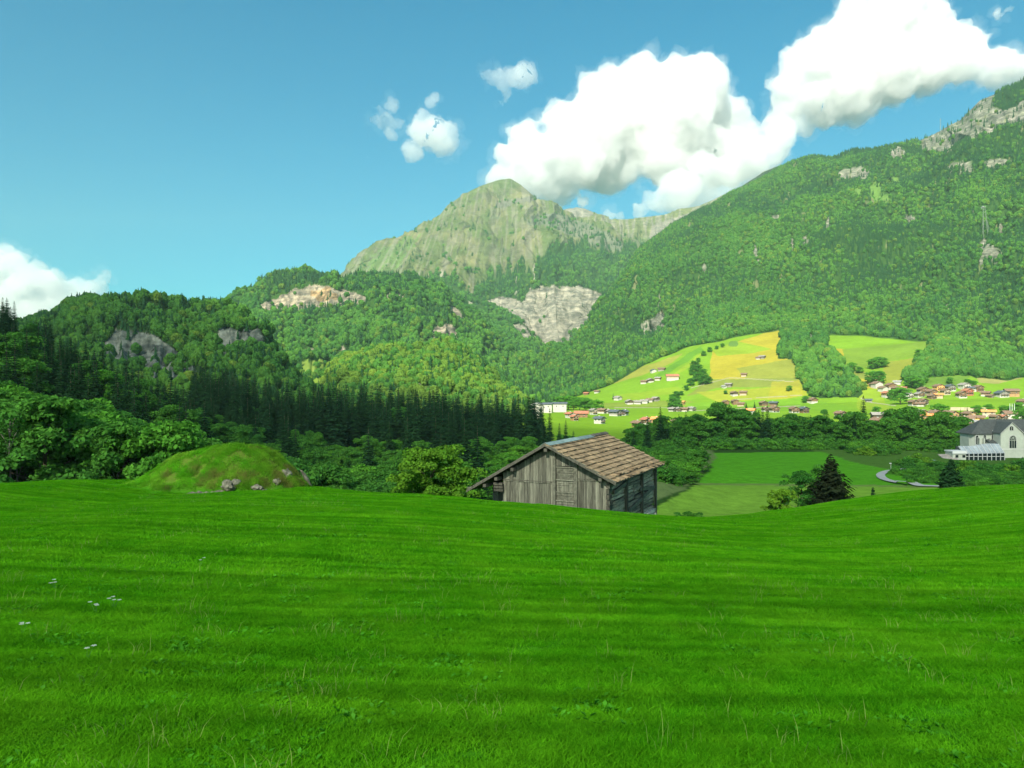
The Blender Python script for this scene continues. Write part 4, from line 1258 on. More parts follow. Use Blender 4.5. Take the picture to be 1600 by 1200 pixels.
# purlin ends under the eaves
for (w, dz) in ((.75, .22), (WR, .24), (5.35, .24), (6.25, .24), (6.9, .24)):
    p = MB(); bb(p, w - .08, .02, roofz(w) - dz - .12, .16, LEN - .2, .16); p.build('purlin', M_PLANKD, barn)
# corner with log ends
p = MB()
for k in range(14):
    zz = zb + .27 * k
    if zz > roofz(.4) - .4: break
    bb(p, W0 - .05 + rb_.uniform(-.04, .03), .36 + rb_.uniform(-.05, .05), zz, .16, .5, .22)
p.build('corner_post', M_PLANKD, barn)
# left wall and the low annex under the long eave
p = MB()
w = W1 + .02
while w < 7.25:
    ww = rb_.uniform(.13, .2)
    bb(p, w, 1.7 + rb_.uniform(-.01, .01), zb, ww - .012, .03, roofz(w) - .25 - zb); w += ww
d = 1.75
while d < LEN - .4:
    dd = rb_.uniform(.16, .24); bb(p, 7.22, d, zb, .03, dd - .012, roofz(7.25) - .2 - zb); d += dd
p.build('annex_wall', M_ANNEX, barn)
p = MB(); d = .6
while d < 1.75: bb(p, W1 - .02, d, zb, .03, .17, roofz(W1) - .2 - zb); d += .182
for k in range(3): bb(p, W1 - .05, .25 + .03 * k, -5.12 - .16 * k, .5, .14, .12)
p.build('side_planks', M_PLANKD, barn)
# right side: horizontal weathered logs with gaps, two loose boards, stone corner
p = MB(); z = -8.0; k = 0
M_LOG = wood('side_logs', (.27, .24, .17), .55, (1.2, 1.2, 9))
while z < ZE - .1:
    hh = rb_.uniform(.15, .25)
    d0 = .45
    while d0 < 8.9:
        L = rb_.uniform(1.8, 4.2); d1 = min(d0 + L, 8.9 + rb_.uniform(-.05, .1))
        tilt = rb_.uniform(-.05, .05)
        o = B(W0 + rb_.uniform(-.05, .05), d0 + rb_.uniform(0, .04), z) - ROOT
        p.box(o, bw * .12, bd * (d1 - d0 - .03) + UP * tilt, UP * (hh - rb_.uniform(.02, .055)))
        d0 = d1
    z += hh; k += 1
p.build('side_wall', M_LOG, barn)
p = MB(); p.box(B(W0 + .16, .6, zb) - ROOT, bw * .05, bd * 8.2, UP * (ZE - .05 - zb)); p.box(B(6.0, .6, zb) - ROOT, bw * .05, bd * 8.2, UP * (-5.0 - zb)); p.box(B(W0 + .2, 8.75, zb) - ROOT, bw * 6.6, bd * .05, UP * (-5.1 - zb)); p.build('dark_inner_sheet', M_DARK, barn)  # near-black sheets inside the walls, so the log gaps look unlit
for (d, z0, L, dz, t) in ((3.4, -6.62, 4.6, .62, .1), (1.0, -5.35, 3.2, .42, .09), (5.6, -5.75, 3.0, -.25, .08)):
    p = MB(); p.box(B(W0 - .12, d, z0) - ROOT, bw * .05, bd * L + UP * dz, UP * .20); q = p.build('loose_board', M_BEAM, barn)
for d in (3.0, 5.9, 8.7):
    p = MB(); bb(p, W0 - .16, d, zb, .13, .16, ZE - .12 - zb); p.build('stake', M_PLANKD, barn)
p = MB()
for j in range(4):
    for k in range(7 + j):
        sx = rb_.uniform(.22, .36)
        bb(p, W0 - .10 - rb_.uniform(0, .1), 8.9 - .36 * (k + 1) + rb_.uniform(-.02, .02), zb + .12 + .25 * j, .5, .33, .23)
stone = p.build('stone_base', M_STONE, barn)
bv = stone.modifiers.new('round', 'BEVEL'); bv.width = .05; bv.segments = 2
# roof: shingle courses laid one above another
def slope_courses(name, w_lo, w_hi, n, mat, seed, wild=.0, piece=.22):
    r = random.Random(seed); mb = MB()
    for c in range(n):
        f0 = c / n; f1 = (c + 1.06) / n
        wa = w_lo + (w_hi - w_lo) * f0; wb2 = w_lo + (w_hi - w_lo) * min(f1, 1)
        d = -.02 + r.uniform(-.03, .03)
        while d < LEN:
            pw = r.uniform(piece * .7, piece * 1.35); pw = min(pw, LEN - d + .02)
            wl = wa + (w_lo - w_hi) / abs(w_hi - w_lo) * r.uniform(-.008, .012 + (wild * .02))
            lift = .062 + r.uniform(0, .012)
            if c < 2 and wild and r.random() < .22: lift += r.uniform(.02, .12)
            elif r.random() < .05 * (1 + wild): lift += .03
            if c == 0 and wild and r.random() < .25: d += pw; continue
            a = B(wl, d, roofz(wa) + lift) - ROOT; b = B(wb2, d, roofz(wb2) + .006) - ROOT
            e_ = bd * (pw - .008) + UP * r.uniform(-.008, .008)
            th = UP * .030
            mb.box(a - th, e_, b - a, th)
            d += pw
    return mb.build(name, mat, barn)


roof = MB()
for (wa, wb2) in ((-.02, WR), (WL + .02, WR)):                      # boarding under the shingles
    a = B(wa, 0, roofz(wa) - .06) - ROOT; b = B(wb2, 0, ZR - .06) - ROOT
    roof.box(a, bd * LEN, b - a, UP * .06)
rf = roof.build('roof', M_PLANKD, barn)
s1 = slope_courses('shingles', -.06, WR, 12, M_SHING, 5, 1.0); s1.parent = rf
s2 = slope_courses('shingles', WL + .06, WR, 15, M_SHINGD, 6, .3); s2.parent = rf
# barge boards along the gable
for (wa, wb2, nm) in ((-.05, WR, 0), (WL + .05, WR, 1)):
    p = MB(); a = B(wa, -.05, roofz(wa) - .15) - ROOT; b = B(wb2, -.05, ZR - .15) - ROOT
    p.box(a + UP * .05, bd * .035, b - a, UP * .10); q = p.build('barge_board', M_PLANKD, rf)
    p = MB(); a = B(wa, -.02, roofz(wa) + .01) - ROOT; b = B(wb2, -.02, ZR + .01) - ROOT
    p.box(a, bd * .03, b - a, UP * .05); q = p.build('verge_strip', M_BEAM, rf)
p = MB()
for k, (d0, d1) in enumerate(((-.04, 2.1), (2.08, 4.3), (4.28, 6.6))):
    a = B(WR, d0, ZR + .075 + .006 * (k % 2)) - ROOT
    p.box(a, bd * (d1 - d0), -bw * .28 - UP * .12, UP * .012); p.box(a + UP * .001, bd * (d1 - d0), bw * .24 - UP * .13, UP * .012)
q = p.build('ridge_flashing', M_RIDGE, rf)
p = MB()
for k in range(12):
    d0 = 6.6 + k * .23; a = B(WR, d0, ZR + .07 + .01 * (k % 3)) - ROOT
    p.box(a, bd * .25, -bw * .22 - UP * .09, UP * .02)
    p.box(a + UP * .002, bd * .25, bw * .22 - UP * .1, UP * .02)
q = p.build('ridge_boards', M_SHINGD, rf)
# ------------------------------------------------------------------ village
def pl(name, c, var=.12): return solid(name, c, .85, var, .6)


WALLC = {'white': pl('white_plaster', (.46, .44, .38)), 'cream': pl('cream_plaster', (.40, .33, .23)), 'brown': pl('brown_timber', (.20, .115, .06), .3), 'dark': pl('dark_timber', (.095, .065, .045), .3), 'tan': pl('tan_timber', (.36, .21, .10), .2),
         'orange': pl('orange_plaster', (.72, .36, .12)), 'red': pl('red_timber', (.36, .10, .06)), 'grey': pl('grey_timber', (.24, .22, .19), .3)}
ROOFC = {'brown': solid('brown_tiles', (.20, .125, .085), .85, .3, .8), 'grey': solid('grey_tiles', (.26, .235, .21), .85, .3, .8), 'red': solid('red_tiles', (.38, .15, .09), .85, .25, .8), 'orange': solid('orange_tiles', (.70, .27, .09), .8, .2, .8),
         'slate': solid('slate_tiles', (.085, .10, .12), .6, .25, .8), 'pale': solid('pale_roof', (.30, .29, .28), .7, .15, .5)}
M_GLASS = solid('window_glass', (.03, .04, .05), .15, .2, 2, spec=.5)
M_WHITE = solid('white_paint', (.78, .79, .77), .6, .06, 1)
M_BALC = solid('balcony_wood', (.13, .08, .045), .85, .3, 2)
_hc = {}


def house_meshes(W, L, Hh, wall, base, roof, pitch=.46, over=1.25, flat=False):
    key = (round(W), round(L), round(Hh * 2), wall, base, roof, pitch)
    if key in _hc: return _hc[key]
    m = MB()
    g = Hh * .36
    hw = W / 2
    rise = hw * pitch
    # lower storey plastered, upper storey timber standing 8 cm proud
    m.box((-hw, -L / 2, -2.5), (W, 0, 0), (0, L, 0), (0, 0, g + 2.5), 0)
    q = .08
    a, b = -hw - q, hw + q; y0, y1 = -L / 2 - q, L / 2 + q
    pts = [(a, y0, g), (b, y0, g), (b, y0, Hh), (0, y0, Hh + rise), (a, y0, Hh), (a, y1, g), (b, y1, g), (b, y1, Hh), (0, y1, Hh + rise), (a, y1, Hh)]
    m.poly(pts, [(0, 1, 2, 3, 4), (9, 8, 7, 6, 5), (0, 5, 6, 1), (1, 6, 7, 2), (4, 9, 5, 0), (2, 7, 8, 3), (3, 8, 9, 4)], 1)
    walls = m.mesh('wall', [WALLC[base], WALLC[wall]])
    r = MB()
    for s in (-1, 1):
        e = Vector((s * (hw + over), -L / 2 - over, Hh - over * pitch + .02)); t = Vector((0, -L / 2 - over, Hh + rise + .02))
        r.box(e, (0, L + 2 * over, 0), t - e, (0, 0, .28))
    roofm = r.mesh('roof', [ROOFC[roof]])
    c = MB(); c.cbox((hw * .35, L * .15, Hh + rise * .9), .9, .9, 1.8); chim = c.mesh('chimney', [WALLC['white']])
    wn = MB(); wn.cbox((0, 0, 0), 1.3, .14, 1.25); wn_ = MB()
    wn.cbox((0, -.02, -.72), 1.5, .2, .14, 1)
    winm = wn.mesh('window', [M_GLASS, M_WHITE])
    bl = MB(); bl.cbox((0, -L / 2 - .75, g + .05), W * .86, 1.25, .12)
    for k in range(int(W * .86 / .35)): bl.cbox((-W * .43 + .17 + k * .35, -L / 2 - 1.33, g + .55), .22, .05, .95)
    bl.cbox((0, -L / 2 - 1.36, g + 1.05), W * .86, .12, .1)
    balm = bl.mesh('balcony', [M_BALC])
    _hc[key] = (walls, roofm, chim, winm, balm, g, rise)
    return _hc[key]


def part(nm, me, par, loc=(0, 0, 0), rz=0.0):
    o = bpy.data.objects.new(nm, me); COL.objects.link(o); o.parent = par; o.location = loc; o.rotation_euler = (0, 0, rz); return o


def build_house(p, W, L, Hh, wall, base, roof, rz, label, grp, detail=2, kind='house', pitch=.46):
    walls, roofm, chim, winm, balm, g, rise = house_meshes(W, L, Hh, wall, base, roof, pitch)
    e = empty(kind, p, rz); tag(e, label, 'house' if kind == 'house' else kind.replace('_', ' '), grp)
    part('wall', walls, e); r = part('roof', roofm, e)
    if detail >= 1 and kind == 'house': part('chimney', chim, r)
    if detail >= 2:
        n = max(2, int(W / 3.2))
        for k in range(n):
            x = -W / 2 + W * (k + .5) / n
            part('window', winm, e, (x, -L / 2 - .03, g * .52))
            if abs(x) < W * .42 or n < 4: part('window', winm, e, (x, -L / 2 - .11, g + (Hh - g) * .50))
        part('window', winm, e, (0, -L / 2 - .11, Hh + rise * .30))
        for sx in (-1, 1):
            for y in (-L / 4, L / 4):
                part('window', winm, e, (sx * (W / 2 + .11), y, g + (Hh - g) * .5), sx * math.pi / 2)
        if kind == 'house': part('balcony', balm, e)
    return e


#  px, py, width px, depth m, height m, wall, base, roof, rotation, zone
HS = [
    # factory end
    (837, 645, 19, 14, 9, 'white', 'white', 'pale', .2, 'factory', 'hall'), (852, 645, 13, 16, 11, 'white', 'white', 'slate', 1.3, 'factory', 'hall'), (874, 644, 14, 16, 11, 'white', 'white', 'slate', 1.4, 'factory', 'hall'),
    (838, 656, 13, 10, 6, 'white', 'white', 'pale', .2, 'factory', 'hall'), (890, 653, 10, 10, 5, 'white', 'white', 'red', .4, 'factory', 'house'), (908, 652, 26, 12, 4.5, 'brown', 'brown', 'red', 1.45, 'factory', 'hall'),
    (897, 657, 8, 8, 4.5, 'tan', 'tan', 'red', .3, 'factory', 'house'), (927, 648, 9, 9, 6, 'cream', 'white', 'grey', .3, 'factory', 'house'), (940, 646, 12, 9, 5, 'brown', 'white', 'brown', .9, 'factory', 'house'), (949, 646, 8, 8, 4, 'grey', 'white', 'grey', .4, 'factory', 'house'),
    (961, 650, 12, 12, 5.5, 'grey', 'white', 'slate', .6, 'flat', 'house'), (974, 649, 12, 10, 5, 'dark', 'white', 'slate', -.5, 'flat', 'house'), (936, 662, 10, 8, 5.5, 'white', 'white', 'slate', .7, 'flat', 'house'),
    (996, 667, 9, 8, 4, 'brown', 'brown', 'brown', .5, 'flat', 'house'), (1010, 663, 14, 9, 5, 'brown', 'white', 'red', .3, 'flat', 'house'), (1028, 666, 13, 9, 7, 'tan', 'white', 'orange', 1.1, 'flat', 'house'), (1058, 666, 15, 10, 5, 'brown', 'white', 'brown', .2, 'flat', 'house'), (1077, 668, 12, 9, 6, 'brown', 'tan', 'brown', -.2, 'flat', 'house'),
    # slope left
    (916, 617, 8, 8, 3.6, 'brown', 'brown', 'red', .9, 'slope', 'hay_barn'), (933, 614, 9, 8, 3.6, 'grey', 'white', 'brown', .9, 'slope', 'hay_barn'), (965, 625, 10, 9, 4.5, 'white', 'white', 'grey', .7, 'slope', 'house'),
    (982, 631, 11, 11, 4.5, 'dark', 'white', 'grey', .2, 'farmrow', 'house'), (996, 631, 13, 10, 4, 'grey', 'white', 'grey', 1.3, 'farmrow', 'house'), (1006, 630, 12, 10, 4.5, 'white', 'white', 'grey', 1.2, 'farmrow', 'house'), (1015, 628, 9, 9, 4.5, 'grey', 'white', 'brown', 1.2, 'farmrow', 'house'), (1024, 626, 9, 9, 4.5, 'dark', 'grey', 'grey', .6, 'farmrow', 'hay_barn'),
    (1020, 582, 9, 8, 4.5, 'white', 'white', 'slate', .2, 'slope2', 'house'), (1034, 579, 13, 8, 4, 'brown', 'grey', 'brown', 1.0, 'slope2', 'hay_barn'), (1006, 599, 12, 9, 4, 'brown', 'white', 'brown', .9, 'slope2', 'house'), (1016, 597, 10, 9, 4.5, 'dark', 'white', 'grey', .3, 'slope2', 'house'), (1027, 594, 10, 9, 4.5, 'brown', 'white', 'grey', .9, 'slope2', 'house'),
    (1050, 593, 24, 14, 6.5, 'cream', 'white', 'red', 1.45, 'slope2', 'farmhouse'),
    (1162, 588, 9, 8, 4.5, 'brown', 'cream', 'brown', 1.1, 'yellow', 'hay_barn'), (1190, 560, 11, 8, 4, 'dark', 'grey', 'grey', .8, 'yellow', 'hay_barn'), (1184, 561, 7, 7, 3, 'brown', 'white', 'brown', .8, 'yellow', 'hay_barn'), (1138, 604, 12, 9, 4.5, 'dark', 'grey', 'grey', .9, 'yellow', 'hay_barn'), (1131, 606, 6, 6, 3, 'white', 'white', 'pale', .5, 'yellow', 'hay_barn'),
    (1146, 618, 10, 9, 5, 'dark', 'white', 'brown', .2, 'yellow', 'house'), (1161, 617, 13, 10, 5, 'brown', 'cream', 'brown', 1.2, 'yellow', 'house'),
    (1133, 631, 9, 8, 4, 'brown', 'brown', 'brown', .2, 'mid', 'hay_barn'), (1147, 631, 10, 9, 5, 'brown', 'brown', 'brown', .1, 'mid', 'house'), (1157, 635, 12, 9, 5, 'brown', 'cream', 'brown', 1.1, 'mid', 'house'), (1193, 634, 12, 10, 5, 'dark', 'brown', 'brown', .1, 'mid', 'house'), (1208, 634, 14, 10, 5, 'dark', 'brown', 'slate', .9, 'mid', 'house'),
    (1064, 632, 10, 8, 4.5, 'tan', 'tan', 'orange', .9, 'mid', 'house'), (1050, 643, 9, 8, 4, 'dark', 'white', 'grey', .5, 'row', 'house'), (1059, 643, 9, 8, 4, 'brown', 'white', 'grey', .2, 'row', 'house'), (1069, 643, 11, 8, 4, 'tan', 'white', 'brown', .9, 'row', 'house'), (1080, 642, 9, 8, 4, 'white', 'white', 'grey', .6, 'row', 'house'),
    (1121, 641, 11, 9, 4.5, 'tan', 'tan', 'orange', .9, 'row', 'house'), (1172, 648, 11, 8, 6, 'white', 'white', 'orange', 1.0, 'row', 'house'),
    (1195, 643, 8, 8, 4.5, 'brown', 'white', 'brown', .2, 'row2', 'house'), (1209, 644, 13, 10, 5.5, 'brown', 'white', 'brown', .1, 'row2', 'house'), (1240, 645, 14, 10, 5.5, 'brown', 'white', 'brown', 0, 'row2', 'house'), (1256, 645, 12, 10, 5.5, 'dark', 'brown', 'slate', .1, 'row2', 'house'), (1269, 629, 13, 10, 5, 'brown', 'white', 'brown', .3, 'row2', 'house'),
    (1357, 628, 10, 7, 3, 'dark', 'grey', 'slate', 1.3, 'row2', 'hay_barn'), (1313, 652, 13, 9, 5, 'brown', 'white', 'brown', .3, 'row2', 'house'), (1330, 655, 10, 9, 5, 'white', 'white', 'pale', .6, 'row2', 'house'),
    # upper village
    (1370, 605, 15, 11, 6, 'white', 'white', 'brown', .2, 'upper', 'house'), (1362, 604, 7, 8, 4, 'grey', 'white', 'brown', .2, 'upper', 'hay_barn'), (1402, 601, 11, 9, 5, 'white', 'white', 'pale', .9, 'upper', 'house'), (1391, 607, 15, 10, 5.5, 'brown', 'white', 'brown', .1, 'upper', 'house'), (1379, 611, 12, 10, 5, 'white', 'white', 'brown', .3, 'upper', 'house'),
    (1385, 620, 13, 9, 6, 'brown', 'white', 'red', .2, 'upper', 'house'), (1399, 611, 11, 9, 5, 'brown', 'white', 'brown', .4, 'upper', 'house'), (1410, 611, 13, 9, 5, 'red', 'white', 'red', .8, 'upper', 'house'), (1415, 616, 13, 10, 5.5, 'brown', 'white', 'brown', .1, 'upper', 'house'), (1418, 622, 12, 9, 6, 'white', 'white', 'grey', .3, 'upper', 'house'),
    (1442, 614, 17, 10, 5.5, 'brown', 'white', 'brown', 0, 'upper', 'house'), (1436, 620, 13, 9, 4.5, 'brown', 'white', 'grey', .1, 'upper', 'house'), (1455, 617, 14, 10, 5.5, 'brown', 'cream', 'brown', .1, 'upper', 'house'), (1466, 610, 14, 10, 6.5, 'orange', 'orange', 'brown', .1, 'upper', 'house'), (1466, 622, 13, 9, 5.5, 'tan', 'cream', 'orange', 1.3, 'upper', 'house'),
    (1455, 623, 10, 8, 4.5, 'brown', 'brown', 'brown', .2, 'upper', 'house'), (1476, 616, 12, 9, 5.5, 'cream', 'cream', 'brown', .1, 'upper', 'house'), (1484, 610, 14, 10, 6, 'grey', 'white', 'slate', .1, 'upper', 'house'), (1506, 608, 15, 10, 6.5, 'white', 'white', 'grey', .2, 'upper', 'house'),
    (1511, 617, 14, 10, 6.5, 'red', 'red', 'red', .1, 'upper', 'house'), (1501, 621, 14, 9, 6, 'brown', 'white', 'brown', 0, 'upper', 'house'), (1519, 611, 12, 9, 5, 'grey', 'white', 'slate', 1.2, 'upper', 'house'), (1527, 611, 13, 10, 6, 'brown', 'brown', 'brown', .1, 'upper', 'house'), (1539, 619, 15, 9, 5.5, 'brown', 'white', 'brown', .8, 'upper', 'house'),
    (1547, 621, 7, 7, 3, 'brown', 'brown', 'brown', .4, 'upper', 'hay_barn'), (1564, 620, 18, 11, 5.5, 'grey', 'white', 'slate', .1, 'upper', 'house'), (1580, 619, 24, 13, 8, 'brown', 'tan', 'brown', 1.35, 'upper', 'farmhouse'),
    (1426, 634, 12, 10, 5.5, 'brown', 'white', 'brown', 0, 'between', 'house'), (1441, 632, 13, 10, 5.5, 'dark', 'white', 'brown', .1, 'between', 'house'), (1438, 635, 8, 8, 4, 'brown', 'white', 'brown', .8, 'between', 'house'), (1598, 633, 14, 9, 5.5, 'brown', 'white', 'brown', .2, 'between', 'house'),
    # lower village
    (1375, 657, 26, 16, 6, 'dark', 'cream', 'grey', 1.45, 'lower', 'hall'), (1371, 664, 14, 9, 5, 'brown', 'white', 'brown', .3, 'lower', 'house'), (1435, 653, 19, 13, 6.5, 'tan', 'white', 'grey', .3, 'lower', 'house'), (1451, 655, 10, 9, 5, 'tan', 'tan', 'orange', .6, 'lower', 'house'), (1460, 653, 17, 11, 6, 'brown', 'cream', 'brown', .1, 'lower', 'house'),
    (1484, 654, 18, 12, 6, 'tan', 'white', 'brown', .2, 'lower', 'house'), (1472, 661, 14, 10, 6, 'brown', 'white', 'brown', .1, 'lower', 'house'), (1481, 663, 17, 11, 6, 'brown', 'white', 'brown', .9, 'lower', 'house'), (1513, 654, 13, 10, 6, 'tan', 'tan', 'brown', .1, 'lower', 'house'), (1496, 667, 19, 12, 6, 'white', 'white', 'slate', 1.2, 'lower', 'house'),
    (1510, 665, 15, 11, 7, 'tan', 'brown', 'brown', .9, 'lower', 'house'), (1525, 663, 16, 11, 7, 'orange', 'tan', 'brown', 1.1, 'lower', 'house'), (1544, 651, 17, 11, 6, 'cream', 'white', 'orange', 1.1, 'lower', 'house'), (1516, 675, 15, 10, 6, 'brown', 'white', 'brown', .1, 'lower', 'house'), (1522, 670, 13, 10, 6, 'cream', 'white', 'pale', .3, 'lower', 'house'), (1505, 672, 12, 10, 5, 'white', 'white', 'grey', .2, 'lower', 'house'),
    (1580, 655, 30, 14, 6, 'white', 'white', 'brown', 1.4, 'lower', 'hall'), (1554, 656, 10, 8, 4, 'brown', 'white', 'brown', .2, 'lower', 'house'), (1566, 656, 10, 8, 4, 'dark', 'white', 'red', .1, 'lower', 'house')]
ZN = {'factory': 'in the valley-head cluster past the conifers', 'flat': 'on the flat green before the belt', 'slope': 'scattered low on the first slope', 'farmrow': 'in the slope-foot farm row', 'slope2': 'in the high farm group',
      'yellow': 'among the yellow hayfields', 'mid': 'in the line under the hayfields', 'row': 'in the roadside row', 'row2': 'in the line under the gully wood', 'upper': 'in the upper village',
      'between': 'between both village halves', 'lower': 'in the lower village'}
RN = {'brown': 'brown', 'grey': 'grey', 'red': 'rust-red', 'orange': 'bright orange', 'slate': 'dark slate', 'pale': 'pale'}
zones = {}
for h in HS: zones.setdefault(h[9], []).append(h)
WN = ['first', 'second', 'third', 'fourth', 'fifth', 'sixth', 'seventh', 'eighth', 'ninth', 'tenth', 'eleventh', 'twelfth', 'thirteenth', 'fourteenth', 'fifteenth', 'sixteenth', 'seventeenth', 'eighteenth', 'nineteenth', 'twentieth']
for z_, hs in zones.items():
    same = {}
    for h in sorted(hs, key=lambda q: q[0]): same.setdefault((h[7], h[5] == 'white' or h[5] == 'cream', h[10]), []).append(h)
    for (rf_, wh, kd), lst in same.items():
        for n_, h in enumerate(lst):
            px_, py_, wp, L, Hh, wa, ba, ro, rz, _, kd = h
            p = VALLEY.at(px_, py_)
            W = max(5.5, wp / F * p.y * (.93 if abs(math.sin(rz)) < .7 else .55))
            Lx = L if abs(math.sin(rz)) < .7 else max(L, wp / F * p.y * .8)
            kn = {'house': 'house', 'hall': 'hall', 'hay_barn': 'hay barn', 'farmhouse': 'large farmhouse'}[kd]
            nth = '' if len(lst) == 1 else WN[n_] + ' from the left, '
            lab = f'{RN[ro]} roofed {"white-walled " if wh else "timber "}{kn}, {nth}{ZN[z_]}'
            if len(lab.split()) > 16: lab = lab.replace(' from the left,', ' of its colour')
            build_house(p + Vector((0, 0, .1)), W * .93, Lx * .95, Hh * (.84 if kd != 'hall' else .92), wa, ba, ro, rz, lab, 'houses of the valley village', 2 if p.y < 1000 else 1, kd)
# pale retaining wall along the road above the lower village
pts = [VALLEY.at(q, 641 + (q - 1485) * .012) for q in range(1485, 1541, 5)]
wl = MB()
for a, b in zip(pts[:-1], pts[1:]): wl.box(Vector(a) - pts[0] - Vector((0, 0, 1)), Vector(b) - Vector(a), (0, .5, 0), (0, 0, 4.2))
o = wl.build('retaining_wall', WALLC['cream'], None, pts[0]); tag(o, 'long pale retaining wall between the upper and lower village', 'wall')
# three white flag poles
for k, q in enumerate((1577, 1581, 1585)):
    p = VALLEY.at(q, 652); m = MB(); m.tube([(0, 0, -1), (0, 0, 8), (0, 0, 13)], [.22, .18, .12], 8)
    for s_ in (-1, 1): m.tube([(0, 0, 12.7), (s_ * .0, 0, 13.1)], [.25, .1], 8)
    o = m.build('flag_pole', M_WHITE, None, p); tag(o, ['first', 'middle', 'last'][k] + ' of three white poles standing before the long white hall', 'pole', 'three white poles')
# pylon on the wooded mountainside
p0 = VALLEY.at(1542, 372); k_ = p0.y / F
e = empty('pylon', p0); tag(e, 'pale steel cable pylon standing on the wooded mountainside', 'pylon')
Hh = 49 * k_
M_STEEL = solid('pale_steel', (.20, .225, .20), .5, .1, 1)
for nm, x0, x1 in (('leg', -1.5, -1.5), ('leg', 6.8, 1.2)):
    m = MB()
    for dy in (-1.5, 1.5): m.tube([(x0 * k_ - .0, dy * 1.2, 0), (x1 * k_, dy * .5, Hh)], [.30, .22], 6)
    m.tube([(x0 * k_, -1.5, Hh * .3), (x0 * k_ * .6 + x1 * k_ * .4, 1.2, Hh * .6)], .2, 5)
    m.build(nm, M_STEEL, e)
m = MB()
for f_ in (.55, .7, .82, .92):
    m.tube([(-1.5 * k_, 0, Hh * f_), ((6.8 + (1.2 - 6.8) * f_) * k_, 0, Hh * f_)], .25, 5)
m.build('brace', M_STEEL, e)
m = MB(); m.box((-4.5 * k_, -1.5, Hh - 1.4), (6.5 * k_, 0, 0), (0, 3, 0), (0, 0, 1.3)); m.box((-4.5 * k_, -1, Hh - 4), (1.2 * k_, 0, 0), (0, 2, 0), (0, 0, 2.6)); m.box((-2.8 * k_, -.5, Hh), (2.6 * k_, 0, 0), (0, 1, 0), (0, 0, 1.6)); m.build('crossarm', M_STEEL, e)
p0 = VALLEY.at(1470, 206); m = MB(); m.tube([(0, 0, -5), (0, 0, 42)], [.9, .5], 6); m.tube([(-3, 0, 36), (3, 0, 36)], .5, 5)
tag(m.build('mast', M_STEEL, None, p0), 'thin radio mast on the skyline ridge below the crag', 'mast')

# ------------------------------------------------------------------ church and its glazed hall
M_CH = solid('church_render', (.36, .39, .33), .9, .10, .35)
M_CHTRIM = solid('church_stone_trim', (.42, .43, .40), .9, .2, .8)
M_CHROOF = solid('church_slates', (.060, .066, .064), .75, .25, 1.2, .01)
M_PANEL = solid('silver_roof_panel', (.30, .34, .36), .35, .2, .3, metal=.15)
M_DGLASS = solid('dark_glazing', (.010, .014, .020), .12, .2, 1, spec=.6)
M_FIN = solid('white_fins', (.52, .54, .53), .5, .05, 1)
CH = Vector((195.25, 300, -30.0))
ch = empty('church', CH); tag(ch, 'pale grey-green church with dark slate roof and a tracery window in its gable', 'church')


def cz(py, D=300.): return (600 - py) / F * D - CH.z


def cxx(px, D=300.): return (px - 800) / F * D - CH.x


ZE_, ZR_ = cz(678.5, 303), cz(656, 308)
xl, xr = cxx(1518.5, 303), 34.0
m = MB()
m.poly([(xl, 5.0, 0), (xl + 1.6, 3, 0), (xr, 3, 0), (xr, 13, 0), (xl + 1.6, 13, 0), (xl, 11, 0)] + [(xl, 5.0, ZE_), (xl + 1.6, 3, ZE_), (xr, 3, ZE_), (xr, 13, ZE_), (xl + 1.6, 13, ZE_), (xl, 11, ZE_)],
       [(0, 1, 7, 6), (1, 2, 8, 7), (2, 3, 9, 8), (3, 4, 10, 9), (4, 5, 11, 10), (5, 0, 6, 11), (6, 7, 8, 9, 10, 11)])
gx0, gx1, gxa = cxx(1563.5, 298), cxx(1599, 298), cxx(1581, 298)
GE, GA = cz(677.5, 298), cz(660.5, 298)
m.poly([(gx0, -2, 0), (gx1, -2, 0), (gx1, -2, GE), (gxa, -2, GA), (gx0, -2, GE), (gx0, 3.2, 0), (gx1, 3.2, 0), (gx1, 3.2, GE), (gxa, 3.2, GA), (gx0, 3.2, GE)],
       [(0, 1, 2, 3, 4), (0, 4, 9, 5), (1, 6, 7, 2), (9, 8, 7, 6, 5), (2, 7, 8, 3), (3, 8, 9, 4)])
# buttresses between the choir windows
for q in (1529.5, 1536, 1545.5):
    x = cxx(q, 303); m.box((x - .28, 2.1, 0), (.56, 0, 0), (0, .95, 0), (0, 0, ZE_ - 1.6))
m.build('wall', M_CH, ch)
r = MB()
rxl = cxx(1533, 308)
ov = .45
a = Vector((xl - ov, 3 - ov, ZE_ - .1)); b = Vector((xr, 3 - ov, ZE_ - .1)); c = Vector((xr, 8, ZR_)); d = Vector((rxl, 8, ZR_)); a2 = Vector((xl - ov, 13 + ov, ZE_ - .1)); b2 = Vector((xr, 13 + ov, ZE_ - .1))
t_ = Vector((0, 0, .3))
V_ = [a, b, c, d, a2, b2]; V_ += [v + t_ for v in V_]
r.poly(V_, [(6, 7, 8, 9), (9, 8, 11, 10), (6, 9, 10), (3, 2, 1, 0), (4, 5, 2, 3), (4, 3, 0), (0, 1, 7, 6), (4, 10, 11, 5), (0, 6, 10, 4), (1, 5, 11, 8, 7, 2)])
